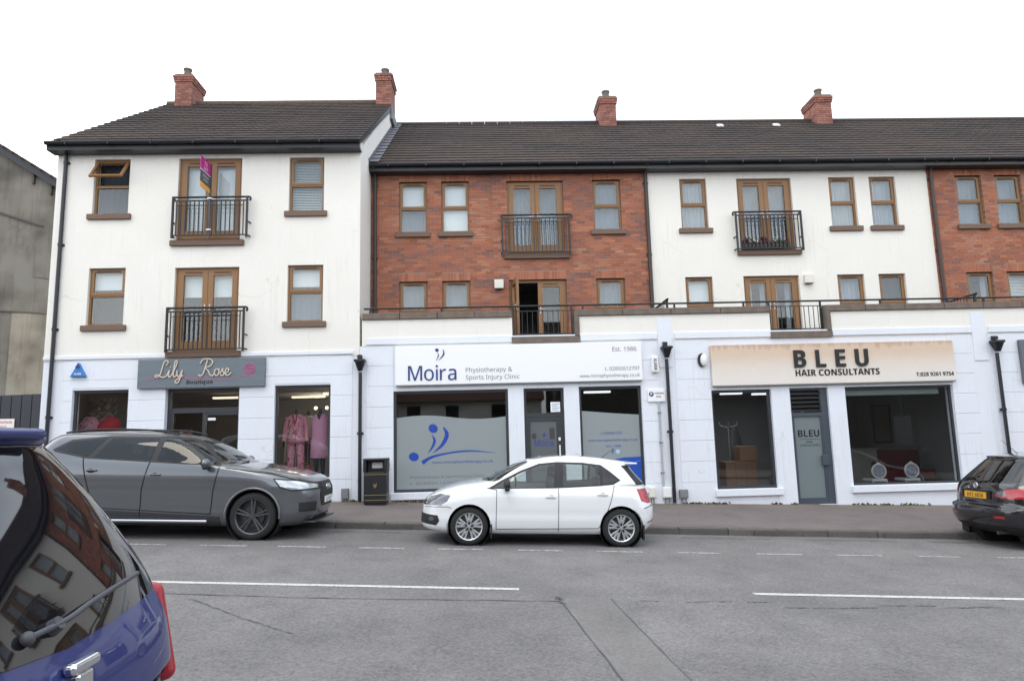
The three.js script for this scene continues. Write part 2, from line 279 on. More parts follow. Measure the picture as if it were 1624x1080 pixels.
function dressing(win, x0, x1, y0, y1, z, kind, drop = 0.45) {
  if (Array.isArray(kind)) { kind.forEach((k, i) => dressing(win, x0, x1, y0, y1, z - 0.06 * i, k, drop)); return; }
  if (kind === 'sheer' || kind === 'dark') { const n = Math.round((x1 - x0) / 0.03), g = new THREE.PlaneGeometry(x1 - x0, y1 - y0, n, 1), p = g.attributes.position; for (let i = 0; i < p.count; i++) p.setZ(i, 0.012 * Math.sin(p.getX(i) * 38)); g.computeVertexNormals(); g.translate((x0 + x1) / 2, (y0 + y1) / 2, z - 0.05); obj('curtain', g, kind === 'dark' ? M.slate : M.sheer, win); }
  if (kind === 'netlow') { dressing(win, x0, x1, y0, y0 + (y1 - y0) * 0.52, z, 'net'); return; }
  if (kind === 'slats') { const S = []; for (let y = y0 + 0.03; y < y1; y += 0.042) { const g = bx(x0, x1, -0.0015, 0.0015, -0.018, 0.018); g.rotateX(0.75); g.translate(0, y, z); S.push(g); } obj('slatted_blind', S, M.blind, win); }
  if (kind === 'roller') obj('roller_blind', bx(x0, x1, y1 - (y1 - y0) * drop, y1, z - 0.004, z), M.blind, win);
  if (kind === 'net') {
    const n = Math.round((x1 - x0) / 0.016), g = new THREE.PlaneGeometry(x1 - x0, y1 - y0, n, 1), p = g.attributes.position;
    for (let i = 0; i < p.count; i++) p.setZ(i, 0.022 * Math.sin(p.getX(i) * 62 + 1.3 * Math.sin(p.getX(i) * 9)));
    g.computeVertexNormals(); g.translate((x0 + x1) / 2, (y0 + y1) / 2, z - 0.03); obj('net_curtain', g, M.curtain, win);
  }
  if (kind === 'drapes') for (const s of [0, 1]) { const w = (x1 - x0) * 0.3, a = s ? x1 - w : x0, g = new THREE.PlaneGeometry(w, y1 - y0, 30, 1), p = g.attributes.position; for (let i = 0; i < p.count; i++) p.setZ(i, 0.035 * Math.sin(p.getX(i) * 48)); g.computeVertexNormals(); g.translate(a + w / 2, (y0 + y1) / 2, z - 0.05); obj('curtain', g, M.curtain, win); }
}
function doorPart(parent, x0, x1, y0, y1, zp, o = {}) {   // pair of glazed brown doors
  const zf = zp - 0.085, zb = zp - 0.16, w = 0.065, xm = (x0 + x1) / 2;
  const d = obj('french_door', [bx(x0, x0 + w, y0, y1, zb, zf), bx(x1 - w, x1, y0, y1, zb, zf), bx(x0 + w, x1 - w, y1 - w, y1, zb, zf), bx(x0 + w, x1 - w, y0, y0 + 0.06, zb, zf)], M.oak, parent);
  if (o.label) d.userData.label = o.label;
  for (const s of [0, 1]) {
    const a = s ? xm + 0.004 : x0 + w - 0.006, b = s ? x1 - w + 0.006 : xm - 0.004, st = 0.125, yb = y0 + 0.065, yt = y1 - w + 0.006, z0 = zf - 0.05, z1 = zf + 0.014;
    const swing = (g) => { if (s === 0 && o.openLeft) { g.translate(-a, 0, -z1); g.rotateY(-o.openLeft); g.translate(a, 0, z1); } return g; };
    const leaf = obj('door_leaf', [bx(a, a + st, yb, yt, z0, z1), bx(b - st, b, yb, yt, z0, z1), bx(a + st, b - st, yt - st, yt, z0, z1), bx(a + st, b - st, yb, yb + 0.2, z0, z1)].map(swing), M.oak, d);
    obj('pane', swing(bx(a + st, b - st, yb + 0.2, yt - st, zf - 0.024, zf - 0.018)), M.glass, d);
    const hx = s ? a + 0.055 : b - 0.055;
    obj('handle', [swing(rbx(hx - 0.014, hx + 0.014, y0 + 0.93, y0 + 1.15, z1, z1 + 0.012, 0.004)), swing(rbx(hx - 0.012, hx + (s ? 0.1 : -0.1) * 0 + 0.012, y0 + 1.04, y0 + 1.062, z1 + 0.012, z1 + 0.05, 0.004)), swing(s ? rbx(hx, hx + 0.11, y0 + 1.04, y0 + 1.06, z1 + 0.035, z1 + 0.05, 0.004) : rbx(hx - 0.11, hx, y0 + 1.04, y0 + 1.06, z1 + 0.035, z1 + 0.05, 0.004))], M.steel, d);
  }
  for (const [a, b] of [[x0 + 0.22, xm - 0.14], [xm + 0.14, x1 - 0.22]]) if (a > xm || !o.openLeft) obj('trickle_vent', bx(a, b, y1 - w - 0.06, y1 - w - 0.03, zf + 0.014, zf + 0.026), M.oakDark, d);
  if (o.sill) obj('sill', rbx(x0 - 0.11, x1 + 0.11, y0 - 0.135, y0, zp - 0.16, zp + 0.09, 0.012), M.sill, d);
  if (o.dress) for (const [a, b] of [[x0 + 0.16, xm - 0.09], [xm + 0.09, x1 - 0.16]]) dressing(d, a, b, y0 + 0.1, y1 - 0.1, zb - 0.08, o.dress, o.drop);
  return d;
}
function balconyPart(parent, x0, x1, y0, y1, zp, hookRight) {   // iron guard in front of a door: posts, three rails, bars
  const z = zp + 0.17, r = 0.027, b = obj('balcony', [bar([x0 + 0.02, y0 - 0.05, z], [x0 + 0.02, y1, z], 0.045, 0.045), bar([x1 - 0.02, y0 - 0.05, z], [x1 - 0.02, y1, z], 0.045, 0.045),
    ...[y0 + 0.02, y0 + 0.36].flatMap((y) => [x0 + 0.02, x1 - 0.02].map((x, i) => bar([x, y, z], [x + (i ? 0.03 : -0.03), y, zp], 0.03, 0.03)))], M.iron, parent);
  const h = hookRight ? 1 : -1, xa = h > 0 ? x0 : x1, xb = h > 0 ? x1 : x0;
  obj('handrail', [tube([[xa, y1, z], [xb + h * 0.03, y1, z]], r, 8), tube([[xb + h * 0.03, y1, z], [xb + h * 0.055, y1 - 0.03, z], [xb + h * 0.055, y1 - 0.07, z], [xb + h * 0.03, y1 - 0.095, z]], r, 8), tube([[xa, y1, z], [xa, y1, zp]], 0.016, 6)], M.iron, b);
  obj('mid_rail', bx(x0, x1, y1 - 0.105, y1 - 0.07, z - 0.012, z + 0.012), M.iron, b);
  obj('mid_rail', bx(x0 + 0.12, x1 - 0.12, y1 - 0.215, y1 - 0.2, z - 0.008, z + 0.008), M.iron, b);
  obj('bottom_rail', bx(x0, x1, y0, y0 + 0.03, z - 0.012, z + 0.012), M.iron, b);
  const n = Math.round((x1 - x0) / 0.105), g = bx(-0.011, 0.011, y0 + 0.03, y1 - 0.1, z - 0.011, z + 0.011);
  for (let i = 1; i < n; i++) { const o = obj('baluster', g, M.iron, b); o.position.x = x0 + (x1 - x0) * i / n; }
  return b;
}
function brickWall(parent, x0, x1, y0, y1, zf, holes, seed) {
  const wall = obj('brick_wall', panel([[x0, y0], [x1, y0], [x1, y1], [x0, y1]], holes.map(([a, b, c, d]) => [a - 0.006, b + 0.006, Math.max(c - 0.006, y0 + 0.02), d + 0.006]), zf - 0.26, zf - 0.007), M.mortar, parent);
  const r = rng(seed), list = [], heads = holes.map(([a, b, c, d]) => [a - 0.0, b + 0.0, d, d + 0.225]), block = [...holes, ...heads];
  const lay = (a, b, ya, yb, head) => {
    const cx = (a + b) / 2, cy = (ya + yb) / 2, n = fbm(cx * 0.9 + 60, cy * 2.4 + 60, 4096, seed, 3), q = r() - (n - 0.5) * 1.7;
    const c = head ? (r() < 0.5 ? 0 : r() < 0.6 ? 1 : 2) : q < 0.03 ? 4 : q < 0.22 ? 3 : q < 0.45 ? 1 : q < 0.78 ? 0 : q < 0.95 ? 2 : 5, proud = (r() - 0.5) * 0.003;
    list.push({ m: new THREE.Matrix4().compose(new THREE.Vector3(cx, cy, zf - 0.05 + proud), new THREE.Quaternion(), new THREE.Vector3(b - a, yb - ya, 0.1)), c, k: 0.85 + 0.3 * r(), d: EYE.distanceTo(new THREE.Vector3(cx + parent.position.x, cy, zf)) });
  };
  const P = 0.075, J = 0.01;
  for (let k = 0; k * P + y0 < y1 - 0.03; k++) {
    const ya = y0 + k * P + J, yb = Math.min(y0 + (k + 1) * P, y1);
    let free = [[x0, x1]];
    for (const [a, b, c, d] of block) if (yb - 0.02 > c && ya + 0.02 < d) free = free.flatMap(([p, q]) => (b <= p || a >= q ? [[p, q]] : [[p, a], [b, q]].filter(([s, t]) => t - s > 0.02)));
    for (const [p, q] of free) {
      const off = (k % 2) * 0.1125;
      for (let x = x0 - off; x < q; x += 0.225) { const a = Math.max(x, p), b = Math.min(x + 0.215, q); if (b - a > 0.025) lay(a, b, ya, yb); }
    }
  }
  for (const [a, b, c] of heads) { const n = Math.round((b - a) / 0.075), w = (b - a) / n; for (let i = 0; i < n; i++) lay(a + i * w + 0.005, a + (i + 1) * w - 0.005, c + 0.006, c + 0.222, true); }
  pieces('brick', list, brickUnit, brickMats, null, brickBase, wall);
  return wall;
}
const brickUnit = clean(new THREE.BoxGeometry(1, 1, 1)); 
const tileUnit = (() => {   // interlocking concrete tile: flat pan, raised side roll, thick front edge; 0.3 wide, 0.42 long
  const s = new THREE.Shape(); [[-0.15, 0], [0.1492, 0], [0.1492, 0.03], [0.1, 0.0305], [0.085, 0.036], [0.04, 0.036], [0.025, 0.0305], [-0.15, 0.03]].forEach(([x, y], i) => (i ? s.lineTo(x, y) : s.moveTo(x, y)));
  const g = new THREE.ExtrudeGeometry(s, { depth: 0.42, bevelEnabled: false }); g.translate(0, 0, -0.42); return metric(clean(g));   // front edge at z = 0, running back to -z
})();
function roofPart(parent, x0, x1, ze, ye, zr, yr, zback, seed, label, ridge = tileMats[0]) {   // eaves (ze, ye) up to ridge (zr, yr) and down behind
  const len = Math.hypot(ze - zr, yr - ye), ang = Math.atan2(yr - ye, ze - zr), yb = yr - (zr - zback) * Math.tan(ang);
  const s = new THREE.Shape([[-ze, ye - 0.03], [-zr, yr - 0.03], [-zback, yb], [-zback, yb - 0.2], [-zr, yr - 0.25], [-ze, ye - 0.12]].map((p) => new THREE.Vector2(...p)));
  const g = new THREE.ExtrudeGeometry(s, { depth: x1 - x0, bevelEnabled: false }); g.rotateY(Math.PI / 2); g.translate(x0, 0, 0);
  const roof = obj('roof', metric(clean(g)), M.black, parent); if (label) roof.userData.label = label;
  const rows = Math.round(len / 0.345), gauge = len / rows, cols = Math.round((x1 - x0) / 0.3), cw = (x1 - x0) / cols, r = rng(seed), list = [];
  const base = new THREE.Quaternion().setFromAxisAngle(new THREE.Vector3(1, 0, 0), ang - 0.075);
  for (let j = 0; j < rows; j++) for (let i = 0; i < cols; i++) {
    const t = (j * gauge - 0.05) / len, x = x0 + (i + 0.5) * cw, y = ye + (yr - ye) * t, z = ze + (zr - ze) * t;
    const q = base.clone().multiply(new THREE.Quaternion().setFromEuler(new THREE.Euler((r() - 0.5) * 0.012, (r() - 0.5) * 0.012, (r() - 0.5) * 0.008)));
    const n = fbm(x * 0.6 + 70, j * 0.35 + 70, 4096, seed + 1, 3) + (r() - 0.5) * 0.12;
    list.push({ m: new THREE.Matrix4().compose(new THREE.Vector3(x, y + 0.004 * r(), z), q, new THREE.Vector3(cw / 0.3, 1, 1)), c: n < 0.38 ? 3 : n < 0.47 ? 1 : n < 0.55 ? 0 : n < 0.65 ? 4 : 2, k: 0.93 + 0.14 * r(), d: EYE.distanceTo(new THREE.Vector3(x + parent.position.x, y, z)) });
  }
  pieces('roof_tile', list, tileUnit, tileMats, null, tileBase, roof);
  const n = Math.round((x1 - x0) / 0.45);
  const rg = clean(new THREE.CylinderGeometry(0.13, 0.13, (x1 - x0) / n - 0.012, 10)); rg.rotateZ(Math.PI / 2);
  for (let i = 0; i < n; i++) { const o = obj('ridge_tile', rg, ridge, roof); o.position.set(x0 + (i + 0.5) * (x1 - x0) / n, yr - 0.035, zr); }
  return roof;
}
function gutterPart(parent, x0, x1, ye, ze, zw) {   // soffit, fascia board and half-round gutter
  obj('fascia', [bx(x0, x1, ye - 0.2, ye - 0.02, ze - 0.11, ze - 0.085), bx(x0, x1, ye - 0.2, ye - 0.185, zw, ze - 0.11)], M.pvc, parent);
  const gut = new THREE.Shape(); for (let i = 0; i <= 8; i++) { const a = Math.PI + Math.PI * i / 8; gut[i ? 'lineTo' : 'moveTo'](0.062 * Math.cos(a), 0.075 * Math.sin(a)); } for (let i = 8; i >= 0; i--) { const a = Math.PI + Math.PI * i / 8; gut.lineTo(0.055 * Math.cos(a), 0.068 * Math.sin(a)); }
  const e = new THREE.ExtrudeGeometry(gut, { depth: x1 - x0, bevelEnabled: false }); e.rotateY(Math.PI / 2); e.translate(x0, ye - 0.02, ze - 0.02);
  const brackets = []; for (let x = x0 + 0.5; x < x1; x += 1.0) brackets.push(bx(x - 0.015, x + 0.015, ye - 0.105, ye - 0.015, ze - 0.086, ze + 0.044));
  obj('gutter', [metric(clean(e)), ...brackets], M.pvc, parent);
}
function downpipePart(parent, x, yTop, yBot, z, o = {}) {
  const P = [tube([[x, yTop, z + 0.06], [x, yBot, z + 0.06]], o.r ?? 0.042, 10)];
  for (let y = yTop - (o.first ?? 0.4); y > yBot + 0.3; y -= o.step ?? 1.85) P.push(bx(x - 0.075, x + 0.075, y, y + 0.05, z + 0.005, z + 0.03), clean(cyl(0.055, 0.055, 0.07, 12).translate(x, y + 0.025, z + 0.06)));
  if (o.swan) P.push(tube([[x, yTop, z + 0.06], [x, yTop + 0.12, z + 0.1], [x, yTop + 0.22, o.swan - 0.08], [x, yTop + 0.3, o.swan]], 0.042, 10));
  const d = obj('downpipe', P, o.mat ?? M.pvc, parent);
  if (o.hopper) {
    const h = new THREE.CylinderGeometry(0.15, 0.06, 0.22, 4, 1); h.rotateY(Math.PI / 4); h.translate(x, yTop + 0.14, z + 0.1);
    obj('hopper', [clean(h), rbx(x - 0.13, x + 0.13, yTop + 0.24, yTop + 0.3, z + 0.0, z + 0.22, 0.012), clean(cyl(0.05, 0.05, 0.12, 10).rotateX(Math.PI / 2).translate(x - 0.02, yTop + 0.36, z + 0.07)), rbx(x - 0.07, x + 0.04, yTop + 0.3, yTop + 0.42, z + 0.0, z + 0.06, 0.01)], M.pvc, d);
  }
  return d;
}
function chimneyPart(parent, xa, xb, za, zb, y0, y1, seed, pots) {
  const c = obj('chimney', [bx(xa + 0.01, xb - 0.01, y0, y1, za + 0.01, zb - 0.01)], M.mortar, parent), r = rng(seed), B = [[], [], []];
  const ring = (x0, x1, z0, z1, y, off) => {
    const put = (a0, a1, c0, c1) => B[Math.floor(r() * 3)].push(bx(a0, a1, y + 0.01, y + 0.075, c0, c1));
    for (const [zz, s] of [[z1, 1], [z0, -1]]) for (let x = x0 - off; x < x1; x += 0.225) { const a = Math.max(x, x0), b = Math.min(x + 0.215, x1); if (b - a > 0.03) put(a, b, s > 0 ? zz - 0.08 : zz, s > 0 ? zz : zz + 0.08); }
    for (const [xx, s] of [[x1, 1], [x0, -1]]) for (let z = z0 + 0.085 - off; z < z1 - 0.085; z += 0.225) { const a = Math.max(z, z0 + 0.085), b = Math.min(z + 0.215, z1 - 0.085); if (b - a > 0.03) put(s > 0 ? xx - 0.08 : xx, s > 0 ? xx : xx + 0.08, a, b); }
  };
  let k = 0; for (let y = y0 + 0.05; y < y1 - 0.24; y += 0.075) ring(xa, xb, za, zb, y, (k++ % 2) * 0.11);
  for (let i = 0; i < 3; i++) ring(xa - 0.03 - 0.015 * i, xb + 0.03 + 0.015 * i, za - 0.03 - 0.015 * i, zb + 0.03 + 0.015 * i, y1 - 0.235 + i * 0.076, (i % 2) * 0.11);
  B.forEach((list, i) => { if (list.length) obj('brickwork', list, chimMats[i], c).userData.kind = 'stuff'; });
  obj('chimney_cap', rbx(xa - 0.02, xb + 0.02, y1 - 0.005, y1 + 0.06, za - 0.02, zb + 0.02, 0.02), M.coping, c);
  for (const z of pots ?? [(za + zb) / 2]) obj('chimney_pot', clean(new THREE.LatheGeometry([[0.15, 0], [0.145, 0.05], [0.12, 0.1], [0.115, 0.26], [0.14, 0.28], [0.14, 0.32], [0.1, 0.32], [0.1, 0.1]].map(([a, b]) => new THREE.Vector2(a, b)), 14).translate((xa + xb) / 2, y1 + 0.05, z)), M.coping, c);
  obj('flashing', [bx(xa - 0.05, xb + 0.05, y0 - 0.25, y0 + 0.12, za - 0.05, zb + 0.06)], M.lead, c);
  return c;
}
// painted rusticated ground floor: a backing wall and shallow courses with open joints
function shopWall(parent, x0, x1, yTop, holes, piers, seed) {
  obj('ground_wall', panel([[x0, -1.4], [x1, -1.4], [x1, yTop], [x0, yTop]], holes, -0.3, -0.012), M.white, parent);
  const ys = []; for (let y = yTop; y > -0.6; y -= 0.485) ys.push(y);
  for (const [a, b, grooved, pTop] of piers) {
    if (!grooved) { obj('render_panel', bx(a, b, -0.7, pTop ?? yTop, -0.012, 0), M.white, parent); continue; }
    for (let i = 0; i < ys.length - 1; i++) { const t = Math.min(ys[i] - 0.004, (pTop ?? 99)), u = ys[i + 1] + 0.008; if (t - u > 0.05) obj('render_panel', rbx(a, b, u, t, -0.013, 0, 0.006, 1), M.white, parent); }
  }
}
function shopWindow(parent, x0, x1, y0, y1, o = {}) {   // dark metal frame and one large pane
  const w = o.w ?? 0.06, z1 = -0.09, z0 = -0.15;
  const f = obj('shop_window', [bx(x0, x0 + w, y0, y1, z0, z1), bx(x1 - w, x1, y0, y1, z0, z1), bx(x0 + w, x1 - w, y1 - w, y1, z0, z1), bx(x0 + w, x1 - w, y0, y0 + w, z0, z1), ...(o.bars ?? [])], M.alu, parent);
  obj('pane', bx(x0 + w, x1 - w, y0 + w, y1 - w, -0.124, -0.116), M.shopGlass, f);
  if (o.sill) obj('sill', rbx(x0 - 0.06, x1 + 0.1, y0 - 0.16, y0 - 0.002, -0.16, 0.07, 0.012), M.white, f);
  return f;
}
function interior(parent, x0, x1, yf, o = {}) {   // shop room behind the glass
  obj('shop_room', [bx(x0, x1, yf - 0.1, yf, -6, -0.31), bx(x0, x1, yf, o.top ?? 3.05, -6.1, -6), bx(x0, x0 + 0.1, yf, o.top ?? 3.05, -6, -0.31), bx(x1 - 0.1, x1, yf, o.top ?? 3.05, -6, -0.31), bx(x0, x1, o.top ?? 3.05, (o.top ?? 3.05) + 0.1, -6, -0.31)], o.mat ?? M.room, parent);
}
function ceilingLamps(shop, spots, y, power) {
  for (const [x, z, w, d] of spots) {
    const l = new THREE.RectAreaLight(shop.includes('boutique') ? 0xffe9c8 : 0xf4f6ff, power, w, d); l.name = 'ceiling_lamp'; l.position.set(x, y - 0.03, z); l.lookAt(x, y - 1, z); scene.add(l);
    const t = solo('ceiling_lamp', bx(x - w / 2, x + w / 2, y - 0.02, y + 0.03, z - d / 2, z + d / 2), shop.includes('boutique') ? lampGlow : lampWhite, `lit strip lamp on the ceiling ${shop}`, 'lamp', 'strip lamps on the shop ceilings'); rebase(t, x, y, z);
  }
}
const lampWhite = mat(0.85, 0.87, 0.9); lampWhite.emissive.setRGB(0.92, 0.96, 1); lampWhite.emissiveIntensity = 1.6;
const lampGlow = mat(0.9, 0.85, 0.75); lampGlow.emissive.setRGB(1, 0.86, 0.62); lampGlow.emissiveIntensity = 1.6;
// ---------------------------------------------------------------- the corner house on the left: rendered, three storeys, boutique below
const XL = -10.37, XR = -3.04;
function rebuilt(group, x, y, z) { return rebase(group, x, y, z); }
{
  const h = thing('rendered_house', 'tall cream rendered house with steep tiled roof, left of the brick terrace', 'house');
  const wins = [[-9.48, -8.63, 7.30, 8.70], [-4.78, -3.93, 7.31, 8.70], [-9.46, -8.60, 4.58, 5.97], [-4.77, -3.92, 4.58, 5.97]];
  const doors = [[-7.46, -5.93, 6.61, 8.70], [-7.44, -5.92, 3.91, 5.95]];
  obj('front_wall', panel([[XL, 3.75], [XR, 3.75], [XR, 8.92], [XL, 8.92]], [...wins, ...doors].map(([a, b, c, d]) => [a, b, c, d]), -0.28, 0), M.cream, h);
  const gable = (x, s) => { const g = new THREE.ExtrudeGeometry(new THREE.Shape([[0.28, -1.4], [11, -1.4], [11, 8.9], [5.5, 12.82], [0.28, 9.1]].map((p) => new THREE.Vector2(...p))), { depth: 0.28, bevelEnabled: false }); g.rotateY(Math.PI / 2); g.translate(s > 0 ? x - 0.28 : x, 0, 0); return metric(clean(g)); };
  obj('gable_wall', [gable(XR, 1), bx(XR - 0.28, XR, 8.9, 9.12, -0.29, 0.02)], M.cream, h); obj('gable_wall', gable(XL, -1), M.cream, h);
  obj('back_wall', bx(XL + 0.28, XR - 0.28, -1.4, 8.9, -11, -10.72), M.cream, h);
  obj('inner_wall', [bx(XL + 0.28, XR - 0.28, 3.45, 3.7, -10, -0.28), bx(XL + 0.28, XR - 0.28, 6.2, 6.4, -10, -0.28), bx(XL + 0.28, XR - 0.28, 8.8, 8.9, -10, -0.28), bx(XL + 0.28, XR - 0.28, 3.7, 8.8, -3.6, -3.45), bx(-8.0, -7.9, 3.7, 8.8, -3.45, -0.28), bx(-5.5, -5.4, 3.7, 8.8, -3.45, -0.28)], M.room, h);
  windowPart(h, ...[wins[0][0], wins[0][1], wins[0][2], wins[0][3]], 0, { open: 0.62, mid: 8.02, dress: 'dark', label: 'brown window with its top light pushed open' });
  windowPart(h, -4.78, -3.93, 7.31, 8.70, 0, { mid: 8.0, dress: 'slats' });
  windowPart(h, -9.46, -8.60, 4.58, 5.97, 0, { mid: 5.31, dress: ['roller', 'dark'], drop: 0.36 }); windowPart(h, -4.77, -3.92, 4.58, 5.97, 0, { mid: 5.31, dress: ['roller', 'sheer'], drop: 0.36 });
  doorPart(h, -7.46, -5.93, 6.61, 8.70, 0, { sill: true, dress: 'roller', drop: 0.99 }); doorPart(h, -7.44, -5.92, 3.91, 5.95, 0, { sill: true, dress: ['roller', 'dark'], drop: 0.32 });
  balconyPart(h, -7.50, -5.70, 6.68, 7.64, 0, true); balconyPart(h, -7.52, -5.70, 3.93, 4.93, 0, true);
  roofPart(h, XL - 0.08, XR + 0.04, 0.34, 8.99, -5.5, 12.97, -11.3, 5, 'steep dark tiled roof', mat(0.105, 0.075, 0.052, { roughness: 0.9, map: brickTex }));
  gutterPart(h, XL - 0.08, XR + 0.03, 9.0, 0.42, 0.002);
  chimneyPart(h, -10.02, -9.48, -5.98, -5.02, 12.4, 13.72, 3, [-5.3]); chimneyPart(h, -3.50, -3.0, -5.98, -5.02, 12.4, 13.72, 4, [-5.4]);
  downpipePart(h, -10.14, 8.72, 0.5, 0, { swan: 0.40, first: 0.15, step: 2.05, r: 0.045 });
  // ground floor
  const w1 = [-9.66, -8.38, 0.95, 3.06], d = [-7.53, -5.83, 0.5, 3.05], w2 = [-5.01, -3.71, 0.92, 3.07];
  shopWall(h, XL, XR - 0.003, 3.77, [w1, [d[0], d[1], 0.42, d[3]], w2], [[XL + 0.45, w1[0], 1], [w1[1], d[0], 1], [d[1], w2[0], 1], [w2[1], -3.2, 1], [w1[0], w1[1], 1, 0.9], [w2[0], w2[1], 1, 0.88], [-10.0, -3.2, 0, 3.07].slice(0, 0)].filter((p) => p.length), 1);
  for (const [a, b] of [[XL + 0.45, -8.2], [-5.15, -3.2]]) obj('render_panel', rbx(a, b, 3.294, 3.765, -0.013, -0.001, 0.006, 1), M.white, h), obj('render_panel', rbx(a, b, 3.1, 3.284, -0.013, -0.001, 0.006, 1), M.white, h);
  obj('string_course', rbx(XL, -3.18, 3.78, 3.865, -0.02, 0.035, 0.008), M.white, h);
  shopWindow(h, ...[w1[0], w1[1], w1[2], w1[3]]); shopWindow(h, ...[w2[0], w2[1], w2[2], w2[3]]);
  // entrance: fanlight over one open and one glazed leaf
  const e = obj('shop_door', [bx(d[0], d[0] + 0.07, 0.5, 3.05, -0.22, -0.14), bx(d[1] - 0.07, d[1], 0.5, 3.05, -0.22, -0.14), bx(d[0] + 0.07, d[1] - 0.07, 2.97, 3.05, -0.22, -0.14), bx(d[0] + 0.07, d[1] - 0.07, 2.48, 2.6, -0.22, -0.14), bx(-6.71, -6.64, 0.5, 2.48, -0.22, -0.14), bx(-6.64, -5.9, 2.42, 2.48, -0.2, -0.15), bx(-6.64, -5.9, 0.5, 0.62, -0.2, -0.15), bx(-7.46, -7.40, 0.5, 2.48, -0.2, -0.15)], M.alu, h);
  obj('fanlight', bx(d[0] + 0.07, d[1] - 0.07, 2.6, 2.97, -0.184, -0.176), M.shopGlass, e); obj('door_pane', bx(-6.64, -5.9, 0.62, 2.42, -0.179, -0.171), M.shopGlass, e);
  obj('door_sticker', bx(-6.6, -6.42, 2.3, 2.36, -0.17, -0.168), M.signWhite, e);
  interior(h, XL + 0.32, XR - 0.32, 0.42, { mat: M.room, top: 3.1 });
  rebuilt(h, -6.7, baseY(-6.7), 0);
}
